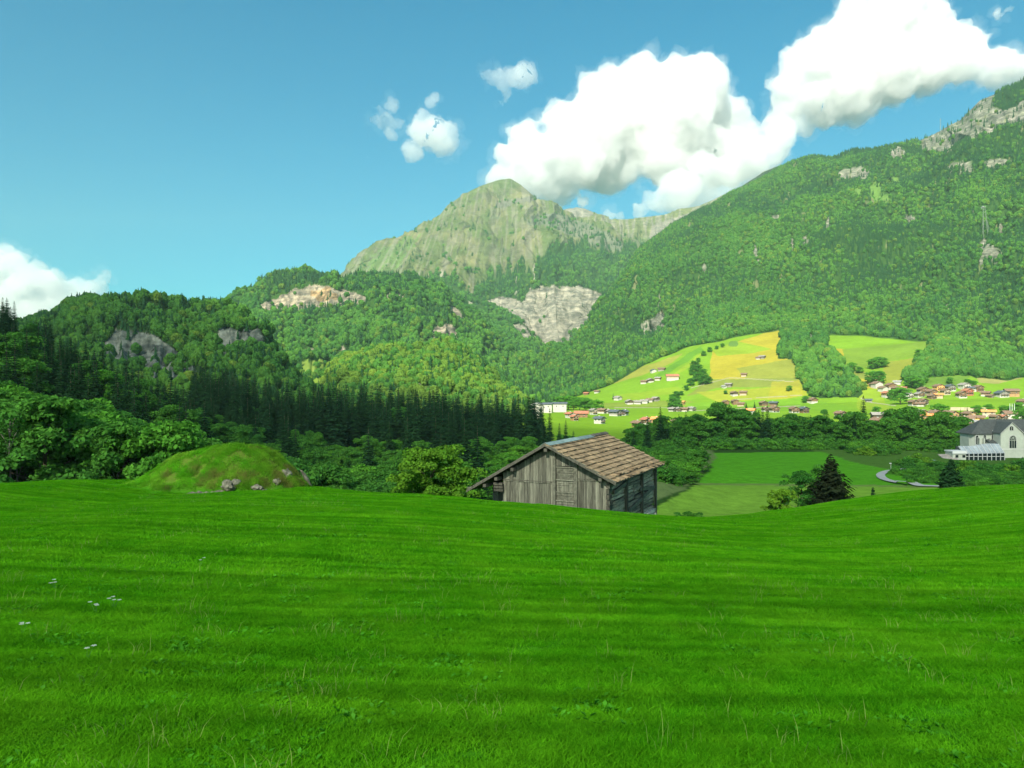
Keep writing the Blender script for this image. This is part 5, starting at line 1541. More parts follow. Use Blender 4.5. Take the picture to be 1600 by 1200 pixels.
# transept roof
for s_ in (-1, 1):
    xe = gx0 - .25 if s_ < 0 else gx1 + .25
    e1 = Vector((xe, -2.35, GE - .05)); e2 = Vector((gxa, -2.35, GA + .06)); r.box(e1, e2 - e1, (0, 10.2, 0), (0, 0, .22))
r.build('roof', M_CHROOF, ch)
r = MB()
for s_ in (-1, 1):
    xe = gx0 - .28 if s_ < 0 else gx1 + .28
    e1 = Vector((xe, -2.42, GE - .16)); e2 = Vector((gxa, -2.42, GA - .05)); r.box(e1, e2 - e1, (0, .07, 0), (0, 0, .22))
r.box((gx0, -2.12, cz(702.5, 298)), (gx1 - gx0, 0, 0), (0, .12, 0), (0, 0, .35)); r.box((gx0 - .15, -2.2, 0), (gx1 - gx0 + .3, 0, 0), (0, .2, 0), (0, 0, 1.0))
r.build('cornice', M_CHTRIM, ch)


def arch(mb, x, y, z0, w, h, th, mm=0, n=10):
    """pointed arch slab"""
    pts = [(-w / 2, 0), (w / 2, 0)]
    sh = h - w * .62
    for k in range(n + 1):
        t = k / n; ang = t * math.pi
        pts.append((w / 2 * math.cos(ang) * (1 - .0 * t), sh + (w * .62) * math.sin(ang) ** .75))
    V = [(x + p_[0], y, z0 + p_[1]) for p_ in pts] + [(x + p_[0], y + th, z0 + p_[1]) for p_ in pts]
    k = len(pts)
    mb.poly(V, [tuple(range(k)), tuple(range(k, 2 * k))[::-1]] + [(i, i + k, (i + 1) % k + k, (i + 1) % k) for i in range(k)], mm)


def church_window(x, y, z0, w, h, tracery=False, mull=1):
    m = MB(); arch(m, x, y - .10, z0 - .15, w + .45, h + .4, .12); fr = m.build('window', M_CHTRIM, ch)
    g = MB(); arch(g, x, y - .13, z0, w, h, .04); g.build('pane', M_DGLASS, fr)
    t = MB()
    for k in range(1, mull + 1):
        xx = x - w / 2 + w * k / (mull + 1); t.box((xx - .07, y - .19, z0), (.14, 0, 0), (0, .07, 0), (0, 0, h * (.62 if tracery else .85)))
    if tracery:
        for k in range(6):
            an = k * math.pi / 3 + .5; cx_, cz_ = x, z0 + h * .80; R_ = w * .36
            t.tube([(cx_, y - .16, cz_), (cx_ + R_ * math.cos(an), y - .16, cz_ + R_ * math.sin(an))], .075, 5)
        ring = [(x + w * .38 * math.cos(q), y - .16, z0 + h * .80 + w * .38 * math.sin(q)) for q in [i * math.pi / 8 for i in range(17)]]
        t.tube(ring, .07, 5)
        t.box((x - w / 2, y - .19, z0 + h * .60), (w, 0, 0), (0, .07, 0), (0, 0, .14))
    t.build('mullion', M_CH, fr)


church_window(cxx(1582.5, 298), -2, cz(700, 298), 2.6, 4.9, True, 2)
church_window(cxx(1580.3, 298), -2, cz(672.5, 298), 1.4, 1.65, False, 1)
church_window(cxx(1526.5, 303), 3, cz(697, 303), .95, 4.2)
church_window(cxx(1538.5, 303), 3, cz(693, 303), .95, 3.3)
for q in (1550.5, 1554, 1557.8): church_window(cxx(q, 303), 3, cz(686, 303), .6, 1.6, False, 0)
m = MB(); m.box((cxx(1545, 301), -.2, 0), (gx0 - cxx(1545, 301) - .01, 0, 0), (0, 3.15, 0), (0, 0, cz(692, 301))); m.build('sacristy', M_CH, ch)
m = MB(); a_ = Vector((cxx(1544.5, 301), -.4, cz(693, 301))); m.box(a_, (gx0 - cxx(1544.5, 301) - .02, 0, 0), (0, 3.3, 1.35), (0, 0, .2)); m.build('sacristy_roof', M_CHROOF, ch)
m = MB()
for q in (1551, 1555): m.cbox((cxx(q, 304), 4.2, ZE_ + 1.1), .7, 1.2, .8)
m.cbox((cxx(1560, 304), 4.0, ZE_ + 1.0), 1.0, 1.0, 1.3); m.build('dormer', M_CHTRIM, ch)
# glazed hall in front
GH = Vector(((1538 - 800) / F * 290, 290, -31.0)); gh = empty('glazed_hall', GH); tag(gh, 'low modern hall with white fins and dark glass in front of the church', 'glazed building')


def gx(px): return (px - 800) / F * 290 - GH.x


def gz(py): return (600 - py - 2) / F * 290 - GH.z


edges = [1506.6, 1513.6, 1520.8, 1527.6, 1534.3, 1541.4, 1548.2, 1555, 1561.8, 1568.2]
tops = [696.2, 696.2, 696.2, 695.6, 694.2, 693, 692.6, 692.4, 692.6, 693]
bot = [716, 718, 719, 719, 717, 720, 721, 721, 722, 724]
for k in range(9):
    x0, x1 = gx(edges[k]) + .12, gx(edges[k + 1] + (k * .15)) - .05
    zt, zm, zb2 = gz(tops[k] + .3), gz(707.2 - k * .12), gz(bot[k])
    m = MB(); m.box((x0, .3, zm), (x1 - x0, 0, 0), (.0, 3.4, zt - zm), (0, 0, .10)); m.build('roof_panel', M_PANEL, gh)
    m = MB(); m.box((x0, .0, zb2), (x1 - x0, 0, 0), (0, .08, 0), (0, 0, zm - zb2)); g_ = m.build('glazing', M_DGLASS, gh)
    m = MB(); m.box((x0, -.06, gz(711.5)), (x1 - x0, 0, 0), (0, .05, 0), (0, 0, .16)); m.build('transom', M_FIN, g_)
for k in range(10):
    x0 = gx(edges[k] + k * .12)
    zt, zm, zb2 = gz(tops[min(k, 8)]), gz(707.0 - k * .12), gz(bot[k])
    m = MB(); V_ = [(x0 - .05, -.35, zb2), (x0 - .05, -.35, zm), (x0 - .05, 3.6, zt + .15), (x0 - .05, 3.9, zt - .2), (x0 - .05, .3, zm - .3), (x0 - .05, .3, zb2)]
    V_ += [(v[0] + .10, v[1], v[2]) for v in V_]
    m.poly(V_, [(0, 1, 2, 3, 4, 5)[::-1], (6, 7, 8, 9, 10, 11)] + [(i, i + 6, (i + 1) % 6 + 6, (i + 1) % 6)[::-1] for i in range(6)]); m.build('fin', M_FIN, gh)
m = MB(); m.box((gx(1506), .2, -2), (gx(1569) - gx(1506), 0, 0), (0, 6, 0), (0, 0, gz(716) + 2)); m.box((gx(1507), 3.75, 0), (gx(1568) - gx(1507), 0, 0), (0, 2, 0), (0, 0, gz(697)))
m.build('body', solid('hall_core', (.07, .08, .08), .8, .2), gh)
m = MB(); m.box((gx(1528), -.6, gz(723)), (gx(1542) - gx(1528), 0, 0), (0, .5, 0), (0, 0, 1.2)); m.box((gx(1528), -.72, gz(718.2)), (gx(1542) - gx(1528), 0, 0), (0, .1, 0), (0, 0, .2)); m.build('balcony', solid('brown_balcony', (.12, .09, .08), .8, .2), gh)
# white annex, low shed, trailer, lamp
AX = Vector(((1499.5 - 800) / F * 288, 288, -31.5)); an = empty('annex', AX); tag(an, 'small white annex with dark windows adjoining the glass hall', 'annex')
m = MB(); m.box((-2.6, 0, -1), (5.0, 0, 0), (0, 5, 0), (0, 0, 1 + 5.9)); m.build('wall', M_CH, an)
m = MB(); m.box((-2.8, -.3, 5.9), (5.3, 0, 0), (0, 5.6, .0), (0, 0, .5)); m.box((-2.9, -.4, 5.4), (5.4, 0, 0), (0, .2, 0), (0, 0, .5)); m.build('roof', M_FIN, an)
for x in (-1.6, 1.0):
    m = MB(); m.box((x, -.06, 3.9), (1.1, 0, 0), (0, .05, 0), (0, 0, 1.0)); m.build('window', M_DGLASS, an)
SHD = Vector(((1486 - 800) / F * 287, 287, -31.5)); sh = empty('shed', SHD); tag(sh, 'low brown-roofed shed beside the white annex', 'shed')
m = MB(); m.box((-2.2, 0, -1), (4.6, 0, 0), (0, 4, 0), (0, 0, 4.0)); m.build('wall', M_CHTRIM, sh)
m = MB(); m.box((-2.5, -.5, 3.05), (5.3, 0, 0), (0, 5, 1.6), (0, 0, .25)); m.build('roof', ROOFC['grey'], sh)
TR = Hp(1453.5, 262); TR.z = (600 - 728.5) / F * 262; tr = empty('trailer', TR, .15); tag(tr, 'small white box trailer parked behind the bushes', 'trailer')
m = MB(); m.cbox((0, 0, 1.25), 3.2, 1.9, 1.5); bx_ = m.build('body', M_WHITE, tr); bv = bx_.modifiers.new('round', 'BEVEL'); bv.width = .12; bv.segments = 3
m = MB(); m.cbox((.55, -.97, 1.35), .7, .06, 1.1); m.build('door', M_CHTRIM, tr)
m = MB(); m.cbox((-.2, 0, 2.05), 3.3, 2.0, .1); m.build('roof', solid('blue_tarp', (.25, .38, .5), .5, .1), tr)
for s_ in (-1, 1):
    m = MB(); m.tube([(.1, s_ * .82, .34), (.1, s_ * 1.0, .34)], .34, 14); m.build('wheel', M_DARK, tr)


def ground_at(px, py, d0=60, d1=420):
    prev = None
    for D in np.arange(d0, d1, .5):
        x = (px - 800) / F * D; v = 600 - F * Hs(x, D) / D
        if prev is not None and (v - py) * (prev - py) <= 0 and v < prev: return Vector((x, D, Hs(x, D)))
        prev = v
    return Hp(px, 200)


# curved path
cp = [(1430, 732.5), (1415, 733.5), (1402, 734.8), (1390, 736.8), (1381, 739.5), (1376, 743), (1378, 747.5), (1386, 751.5), (1400, 755), (1418, 757.8), (1436, 759.6), (1455, 760.6), (1475, 761)]
W3 = [ground_at(*q) for q in cp]
sm_ = []
for i in range(len(W3) - 1):
    p0_, p1_, p2_, p3_ = W3[max(i - 1, 0)], W3[i], W3[i + 1], W3[min(i + 2, len(W3) - 1)]
    for k in range(8):
        t = k / 8
        sm_.append(.5 * ((2 * p1_) + (p2_ - p0_) * t + (2 * p0_ - 5 * p1_ + 4 * p2_ - p3_) * t * t + (3 * p1_ - p0_ - 3 * p2_ + p3_) * t ** 3))
V_, Fq_ = [], []
for i, p in enumerate(sm_):
    t = (sm_[min(i + 1, len(sm_) - 1)] - sm_[max(i - 1, 0)]); t.z = 0; t.normalize(); n_ = Vector((-t.y, t.x, 0))
    for k in range(5):
        q = p + n_ * (k - 2) * .52; V_.append((q.x, q.y, max(Hs(q.x + a_, q.y + b__) for a_ in (-1.6, 0, 1.6) for b__ in (-2.6, 0, 2.6)) + .16))
for i in range(len(sm_) - 1):
    for k in range(4): Fq_.append((i * 5 + k, i * 5 + k + 1, i * 5 + k + 6, i * 5 + k + 5))
o = link('path', npmesh('path', V_, Fq_), solid('path_gravel', (.27, .28, .27), .9, .12, .8)); tag(o, 'grey gravel path curving through the lower field', None, None, 'structure')
p = ground_at(1392, 736.5); m = MB(); m.tube([(0, 0, -.5), (0, 0, 2.2)], .05, 6); lp = empty('street_lamp', p); tag(lp, 'thin street lamp beside the bend of the grey path', 'lamp'); m.build('pole', M_CHTRIM, lp)
m = MB(); m.cbox((-.15, 0, 2.25), .55, .25, .16); m.build('lamp_head', M_FIN, lp)
sapling, st_ = spruce_meshes(477, 1.9, .16, M_SP, 12, .1, .05, dens=1.5)
p = Hp(1364, 68); p.z = (600 - 765) / F * 68 - 1.2 ; e = empty('sapling', p); tag(e, 'tiny conifer sapling poking over the crest right of the dark brownish conifer', 'tree'); link('crown', sapling, None, e); link('trunk', st_, None, e); e.scale = (.75, .75, .75)
# ------------------------------------------------------------------ mown grass of the meadow
def grassmat(name, c1, c2, c3, trans=.38):
    m, nt, out = newmat(name)
    p = pos(nt)
    ri = N(nt, 'ShaderNodeNewGeometry')
    oi = N(nt, 'ShaderNodeObjectInfo')
    base = mixc(nt, ri.outputs['Random Per Island'], c1, c2)
    n = noise(nt, .55, 5, .65, p)
    base = mixc(nt, rng(nt, n.outputs[0], .38, .68, 0, .55), base, c3)
    n2 = noise(nt, 3.2, 3, .6, p)
    base = mixc(nt, 1.0, base, mixc(nt, rng(nt, n2.outputs[0], .3, .7, 0, 1), (.80, .82, .8), (1.18, 1.16, 1.1)), 'MULTIPLY')
    # swaths left by the mower: the sheen of grass laid either way, put into the colour
    sp = N(nt, 'ShaderNodeSeparateXYZ'); nt.links.new(p, sp.inputs[0])
    xx = N(nt, 'ShaderNodeMath', operation='MULTIPLY'); nt.links.new(sp.outputs[0], xx.inputs[0]); nt.links.new(sp.outputs[0], xx.inputs[1])
    k = N(nt, 'ShaderNodeMath', operation='MULTIPLY_ADD'); nt.links.new(xx.outputs[0], k.inputs[0]); k.inputs[1].default_value = -.0085; nt.links.new(sp.outputs[1], k.inputs[2])
    sx_ = N(nt, 'ShaderNodeMath', operation='MULTIPLY'); nt.links.new(sp.outputs[0], sx_.inputs[0]); sx_.inputs[1].default_value = .035
    cb = N(nt, 'ShaderNodeCombineXYZ'); nt.links.new(sx_.outputs[0], cb.inputs[0]); nt.links.new(k.outputs[0], cb.inputs[1])
    for sc_, lo_, hi_, a_, b_ in ((2.3, .38, .62, (.76, .80, .76), (1.22, 1.16, 1.08)), (.45, .38, .62, (.93, .95, .93), (1.07, 1.05, 1.04))):
        wn = noise(nt, sc_, 2, .5, cb.outputs[0])
        base = mixc(nt, 1.0, base, mixc(nt, rng(nt, wn.outputs[0], lo_, hi_, 0, 1), a_, b_), 'MULTIPLY')
    d = N(nt, 'ShaderNodeBsdfDiffuse'); t = N(nt, 'ShaderNodeBsdfTranslucent')
    nt.links.new(base, d.inputs[0]); nt.links.new(base, t.inputs[0])
    mx = N(nt, 'ShaderNodeMixShader'); mx.inputs[0].default_value = trans
    nt.links.new(d.outputs[0], mx.inputs[1]); nt.links.new(t.outputs[0], mx.inputs[2]); nt.links.new(mx.outputs[0], out.inputs[0])
    return m


M_GRASS = grassmat('grass_blades', (.026, .190, .003), (.085, .345, .008), (.14, .40, .012))
M_MOUND = grassmat('mound_grass', (.060, .32, .010), (.13, .42, .018), (.24, .32, .050))
M_HERB = grassmat('meadow_herbs', (.040, .24, .014), (.07, .32, .02), (.12, .36, .04))


def blades(name, n, size, h, w, rg, mat, lean=.5, herb=0.0):
    x = (rg.random(n) - .5) * size; y = (rg.random(n) - .5) * size
    # tufted: pull blades toward random tuft centres
    tc = (rg.random((max(4, n // 22), 2)) - .5) * size
    j = rg.integers(0, len(tc), n); f = .55 * (rg.random(n) < .6)
    x = x * (1 - f) + (tc[j, 0] + rg.normal(size=n) * .02) * f; y = y * (1 - f) + (tc[j, 1] + rg.normal(size=n) * .02) * f
    an = rg.random(n) * 6.283; hh = h * (.45 + .8 * rg.random(n)); ww = w * (.7 + .6 * rg.random(n))
    la = rg.random(n) * 6.283; ln = hh * lean * (.3 + rg.random(n))
    b = np.stack([x, y, np.full(n, -.012)], 1)
    s = np.stack([np.cos(an) * ww, np.sin(an) * ww, np.zeros(n)], 1) * .5
    mid = b + np.stack([np.cos(la) * ln * .3, np.sin(la) * ln * .3, hh * .6], 1)
    tip = b + np.stack([np.cos(la) * ln, np.sin(la) * ln, hh], 1)
    V = np.stack([b - s, b + s, mid + s * .8, mid - s * .8, tip], 1).reshape(-1, 3)
    k = np.arange(n)[:, None] * 5
    Fq = np.concatenate([k + [0, 1, 2], k + [0, 2, 3], k + [3, 2, 4]])
    me = npmesh(name, V, Fq); me.materials.append(mat)
    return me


def herbs(name, n, size, r, rg, mat):
    """low rosettes of broad leaves"""
    V, Fc = [], []
    for i in range(n):
        cx_, cy_ = (rg.random(2) - .5) * size
        for k in range(rg.integers(4, 8)):
            an = rg.random() * 6.28; L = r * (.5 + .8 * rg.random()); w = L * .28; up = .3 + .9 * rg.random()
            o = np.array([math.cos(an), math.sin(an), 0]); s_ = np.array([-math.sin(an), math.cos(an), 0]); c = np.array([cx_, cy_, .01])
            b = len(V)
            V += [c, c + o * L * .5 + s_ * w + [0, 0, L * up * .6], c + o * L + [0, 0, L * up * .75], c + o * L * .5 - s_ * w + [0, 0, L * up * .6]]
            Fc.append((b, b + 1, b + 2, b + 3))
    me = npmesh(name, V, Fc); me.materials.append(mat)
    return me


rg = np.random.default_rng(99)
NEARP = [proto('near_%s' % 'abcdef'[k], blades('near_grass', 1050, .62, .072, .0066, rg, M_GRASS, 1.0)) for k in range(5)] + [proto('near_z', herbs('herbs', 22, .6, .055, rg, M_HERB))]
STALK = grassmat('seed_stalks', (.10, .26, .03), (.20, .32, .07), (.28, .34, .10))
NEARP.insert(5, proto('near_f', blades('seed_stalks', 14, .6, .21, .005, rg, STALK, .6)))
MIDP = [proto('mid_%s' % 'abcdef'[k], blades('mid_grass', 1500, 1.25, .080, .0125, rg, M_GRASS, .7)) for k in range(4)] + [proto('mid_e', blades('seed_stalks', 26, 1.2, .20, .009, rg, STALK, .6))] + [proto('mid_z', herbs('herbs', 16, 1.2, .075, rg, M_HERB))]
M_TUFT = grassmat('brown_tufts', (.10, .22, .03), (.20, .24, .06), (.22, .19, .06))
MNDP = [proto('mnd_%s' % 'abcdef'[k], blades('mound_tuft', 620, .62, .115, .011, rg, M_MOUND, 1.1)) for k in range(3)] + [proto('mnd_z', blades('brown_tuft', 420, .55, .16, .012, rg, M_TUFT, 1.1))]


def swath(x, y): return 1.3 * pnoise(x * .035, (y - .0085 * x * x) * 2.3, 7)


def lay(name, n, yr, protos, hs, herb_p, label, size, sx=.86, pad=4.5, ex_mound=True, only_mound=False):
    y = np.sqrt(rg.uniform(yr[0] ** 2, yr[1] ** 2, n)); x = rg.uniform(-1, 1, n) * (sx * y + pad)
    md = mound(x, y)
    ok = (md > .12) if only_mound else (md < .35)
    yc = np.interp(x, _cx, _cy); ok &= y < yc + 7
    x, y = x[ok], y[ok]; n = len(x)
    z = H(x, y); e = .12
    gx_ = (H(x + e, y) - H(x - e, y)) / (2 * e); gy_ = (H(x, y + e) - H(x, y - e)) / (2 * e)
    gx_ = np.clip(gx_, -1.2, 1.2); gy_ = np.clip(gy_, -1.2, 1.2)
    nn = np.stack([-gx_, -gy_, np.ones(n)], 1); nn /= np.linalg.norm(nn, axis=1)[:, None]
    a = rg.random(n) * 6.283
    t = np.stack([np.cos(a), np.sin(a), np.zeros(n)], 1); t -= nn * (t * nn).sum(1)[:, None]; t /= np.linalg.norm(t, axis=1)[:, None]
    b = np.cross(nn, t)
    ry = -np.arcsin(np.clip(t[:, 2], -1, 1)); rx = np.arctan2(b[:, 2], nn[:, 2]); rz = np.arctan2(t[:, 1], t[:, 0])
    hv = hs * (.78 + .22 * pnoise(x * .7, y * .9, 2) + .2 * np.clip(pnoise(x * .35, y * .5, 8), 0, 1)) * (1 + .24 * swath(x, y)) * (.85 + .3 * rg.random(n))
    s = .85 + .3 * rg.random(n)
    if only_mound:
        m_ = mound(x, y); low = (m_ < .95) & (y < MOUND[1] + .5) & (x > MOUND[0] - 3.6)
        herb_p = np.where(low, .38 + .6 * pnoise(x * .8, y * .8, 5), .03)
    npk = len(protos) - (1 if np.any(herb_p) else 0)
    if not only_mound: npk_ = npk - 1; st_ = rg.random(n) < .07
    idx = np.where(rg.random(n) < herb_p, len(protos) - 1, rg.integers(0, npk, n)) if np.any(herb_p) else rg.integers(0, npk, n)
    if not only_mound: idx = np.where(idx == npk_, rg.integers(0, npk_, n), idx)
    o = scatter_object(name, np.stack([x, y, z], 1), rz, np.stack([s, s, hv], 1), idx, protos, label, 'grass', tilt=np.stack([rx, ry], 1))
    if not only_mound:
        q = st_
        scatter_object(name.replace('grass', 'seed_stalks'), np.stack([x, y, z], 1)[q], rz[q], np.stack([s, s, hv], 1)[q], np.zeros(q.sum(), int), [protos[npk_]], 'thin pale seed stalks standing in the ' + ('near' if yr[0] < 5 else 'farther') + ' meadow', 'grass', tilt=np.stack([rx, ry], 1)[q])
    return o


lay('grass', 4300, (2.6, 14), NEARP, 1.0, .05, 'short mown meadow grass before the viewpoint', .6)
lay('grass', 8600, (13.2, 54), MIDP, 1.0, .025, 'mown meadow grass in faint swaths up to the crest', 1.2)
rgm = rg
lay('mound_grass', 9000, (34, 44), MNDP, 1.0, 0, 'longer tufted grass growing over the mound', .6, only_mound=True)

# rocks showing at the foot of the mound
M_ROCKM = solid('pale_mossy_rock', (.07, .07, .045), .92, .5, 4, .03, c2=(.17, .165, .12))


def rock(x, y, sx, sy, sz, seed, label, dz=0.0, tilt=0.0):
    bm = bmesh.new(); bmesh.ops.create_icosphere(bm, subdivisions=4, radius=1)
    V = np.array([v.co[:] for v in bm.verts]); Fq = np.array([[v.index for v in f.verts] for f in bm.faces]); bm.free()
    c = np.round(V * 1.6 + .35 * pnoise(V[:, 0] * 1.5 + seed, V[:, 1] * 1.5, V[:, 2] * 1.5)[:, None]) / 1.6
    V = V * .72 + c * .34
    V *= (1 + .22 * fbm(V[:, 0] * 1.3 + seed, V[:, 1] * 1.3, V[:, 2] * 1.3 + seed, 5, .6))[:, None]
    V *= np.array([sx, sy, sz]) * .8
    me = npmesh('rock', V, Fq); o = link('rock', me, M_ROCKM, None, (x, y, Hs(x, y) + dz)); o.rotation_euler = (tilt, tilt * .5, seed)
    return tag(o, label, 'rock', 'rocks at the grassy mound')


def mp(px, py, D=36.4):
    return (px - 800) / F * D, D


rk = [(300, 36.0, .42, .3, .16), (311, 36.1, .30, .25, .18), (322, 36.0, .34, .3, .15), (334, 36.1, .28, .25, .17), (344, 36.1, .34, .3, .20), (357, 36.2, .55, .35, .32), (368, 36.3, .40, .3, .24), (400, 36.6, .42, .3, .2), (411, 36.7, .35, .3, .2), (432, 37.3, .3, .3, .22), (446, 38.0, .36, .35, .34), (449, 38.2, .25, .3, .3)]
rl = ['flat pale stone at the outer end of the mound foot', 'second small stone from the outer end of the mound foot', 'third small stone in the broken line under the mound', 'fourth stone in the line, dull and small', 'stone touching the big pale rock under the mound', 'biggest pale rock at the middle of the mound foot', 'rock merging with the biggest pale rock on its inner side',
      'mossy stone past the big rock on the mound foot', 'second mossy stone past the big rock', 'small stone set in brown grass toward the mound end', 'pale stone high in the steep end of the mound', 'upper pale stone in the steep end of the mound']
for k, (px_, D, sx, sy, sz) in enumerate(rk):
    rock((px_ - 800) / F * D, D, sx, sy, sz, k * 1.7, rl[k], dz=[-.06, -.06, -.05, -.06, -.04, -.02, -.06, -.06, -.08, -.12, -.18, -.14][k])
o = rock((478 - 800) / F * 38.9, 38.9, .10, .16, .6, 31, 'narrow pale slab leaning at the end of the mound', dz=.30); o.rotation_euler = (0, -.55, .2)

# white flowering herbs standing in the meadow
M_STEM = solid('flower_stem', (.05, .16, .03), .8, .2, 4); M_PETAL = solid('white_petals', (.50, .55, .48), .7, .1, 8)
fl = [(86, 955, 3), (150, 990, 3), (178, 982, 4), (34, 1024, 3), (136, 1064, 2), (313, 916, 2)]
for k, (px_, py_, n) in enumerate(fl):
    D = 2.3 / ((py_ - 600) / F - .104); x = (px_ - 800) / F * D; z = Hs(x, D)
    e = empty('wildflower', (x, D, z)); tag(e, ['white-flowered herb standing highest on the meadow of the pair of umbels', 'white umbel flower, lower one of the close pair', 'white umbel flower, fuller one of the close pair', 'white flower nearest the frame side', 'small white flower below the close pair', 'sparse white flower farther up the meadow'][k], 'flower', 'white flowers in the meadow')
    m = MB(); q = MB()
    for j in range(n):
        a = j * 2.1 + k; r_ = .05 * (j > 0); top = (r_ * math.cos(a) * 1.6, r_ * math.sin(a), .13 + .03 * (j % 2))
        m.tube([(0, 0, 0), (top[0] * .5, top[1] * .5, .09), top], [.003, .002, .0015], 4)
        for i in range(14):
            b_ = i * 2.4; rr = .0045 * math.sqrt(i) * 1.6
            q.tube([(top[0] + rr * math.cos(b_), top[1] + rr * math.sin(b_), top[2] + .004), (top[0] + rr * math.cos(b_), top[1] + rr * math.sin(b_), top[2] + .010)], [.003, .0038], 6)
    m.build('stem', M_STEM, e); q.build('blossom', M_PETAL, e)
# ------------------------------------------------------------------ cumulus clouds far beyond the mountains
def cloud_mat(name, dens):
    m, nt, out = newmat(name)
    v = nt.nodes.new('ShaderNodeVolumePrincipled'); v.inputs['Density'].default_value = dens
    v.inputs['Color'].default_value = (1, 1, 1, 1); v.inputs['Anisotropy'].default_value = .1
    nt.links.new(v.outputs[0], out.inputs['Volume'])
    return m


def cloud(label, blobs, D, seed, dens, vox=34., amp=1.0, depth=.8, flat=None, halo=.5):
    """blobs: photo px, py, radius px; unions of puffs, remeshed to one closed surface and roughened"""
    rg = np.random.default_rng(seed); k = D / F
    bm = bmesh.new()
    bl = []
    for (x, y, r) in blobs:
        bl.append((x, y, r, 0.))
        for _ in range(int(4 + r / 9)):                                      # smaller puffs budding from the big ones
            a = rg.random() * 6.283; e = r * (.62 + .35 * rg.random()); q = r * (.25 + .28 * rg.random())
            bl.append((x + e * math.cos(a), y - e * abs(math.sin(a)) * .9 + .25 * r * (rg.random() - .3), q, (rg.random() - .65) * r * 1.2))
    for (x, y, r, dy) in bl:
        dd = D + dy * k + rg.normal() * r * k * .25
        c = P(x, y, dd)
        M = Matrix.Translation(c) @ Matrix.Diagonal((r * k, r * k * depth, r * k * .95, 1))
        bmesh.ops.create_icosphere(bm, subdivisions=3, radius=1, matrix=M)
    me = bpy.data.meshes.new('cloud_raw'); bm.to_mesh(me); bm.free()
    o = bpy.data.objects.new('cloud_raw', me); COL.objects.link(o)
    rm = o.modifiers.new('r', 'REMESH'); rm.mode = 'VOXEL'; rm.voxel_size = vox
    dg = bpy.context.evaluated_depsgraph_get(); ev = o.evaluated_get(dg); m2 = ev.to_mesh()
    n = len(m2.vertices); V = np.zeros(n * 3, np.float32); m2.vertices.foreach_get('co', V); V = V.reshape(-1, 3).astype(float)
    Nn = np.zeros(n * 3, np.float32); m2.vertices.foreach_get('normal', Nn); Nn = Nn.reshape(-1, 3)
    Fq = np.zeros(len(m2.loops), np.int32); m2.loops.foreach_get('vertex_index', Fq); Fq = Fq.reshape(-1, 4)
    ev.to_mesh_clear(); bpy.data.objects.remove(o)
    s = 46 * k
    billow = np.abs(pnoise(V[:, 0] / s + seed, V[:, 1] / s, V[:, 2] / s)) * .9 + np.abs(pnoise(V[:, 0] / s * 2.3, V[:, 1] / s * 2.3 + seed, V[:, 2] / s * 2.3)) * .5 + .28 * np.abs(pnoise(V[:, 0] / s * 5, V[:, 1] / s * 5, V[:, 2] / s * 5 + seed))
    big = fbm(V[:, 0] / (s * 2.5), V[:, 1] / (s * 2.5), V[:, 2] / (s * 2.5) + seed, 2)
    d = (billow - .45) * 17 * k * amp + big * 9 * k * amp + pnoise(V[:, 0] / s * 9, V[:, 1] / s * 9, V[:, 2] / s * 9) * 2.6 * k * amp + pnoise(V[:, 0] / s * 18, V[:, 1] / s * 18, V[:, 2] / s * 18 + seed) * 1.5 * k * amp
    V0 = V
    V = V + Nn * d[:, None]
    # thin ragged skin of vapour round the body
    rag = fbm(V0[:, 0] / (s * .55) + 4, V0[:, 1] / (s * .55), V0[:, 2] / (s * .55) + seed, 5, .62)
    dh = d + (rag * 17 + 3) * k * min(1, .5 + halo)
    Vh = V0 + Nn * dh[:, None]
    print(label[:20], n)
    o = link('cloud', npmesh('cloud', V, Fq, True), cloud_mat('cloud_vapour_%d' % seed, dens))
    tag(o, label, 'cloud', None, 'stuff')
    h = link('wisp', npmesh('cloud_wisps', Vh, Fq, True), cloud_mat('wisp_vapour_%d' % seed, dens * .10), o)
    return o


DC = 9500.
cloud('big white cumulus rising behind the bare summit', [
    (962, 160, 58), (1078, 150, 62), (1108, 195, 58), (1000, 118, 34), (1015, 195, 75), (935, 205, 62), (898, 235, 58), (868, 182, 26), (822, 212, 26), (812, 240, 30), (848, 268, 46), (800, 268, 22), (950, 262, 46), (1050, 235, 62), (1128, 240, 50), (1160, 205, 30), (870, 296, 26), (908, 312, 10), (782, 276, 14), (1165, 250, 34)],
    DC, 3, CLOUD_D)
cloud('ragged lower cloud band behind the mountain pass', [(1195, 240, 34), (1155, 262, 32), (1110, 280, 32), (1065, 300, 30), (1030, 318, 22), (1000, 330, 15), (1215, 220, 28), (1095, 308, 24), (1135, 300, 22), (1060, 320, 22), (950, 338, 9), (930, 336, 8), (970, 336, 8), (1175, 275, 20)], DC - 900, 4, CLOUD_D * .8, amp=.9)
cloud('huge white cumulus over the wooded mountainside', [
    (1262, 108, 44), (1235, 150, 42), (1222, 188, 28), (1292, 92, 50), (1332, 52, 46), (1345, 15, 34), (1318, 130, 58), (1385, 110, 62), (1425, 38, 50), (1400, 60, 40), (1445, 98, 56), (1500, 88, 48), (1555, 105, 36), (1600, 108, 32), (1660, 100, 46), (1478, 55, 26), (1345, 165, 34), (1290, 170, 34), (1260, 190, 22), (1410, -20, 40), (1560, 26, 12), (1578, 14, 8), (1535, 62, 16)],
    DC - 500, 5, CLOUD_D)
cloud('small puffy cloud left of the summit', [(668, 210, 26), (645, 232, 17), (690, 222, 22), (700, 205, 14), (660, 190, 16), (676, 156, 9)], DC, 6, CLOUD_D * .55, 24., 1.1)
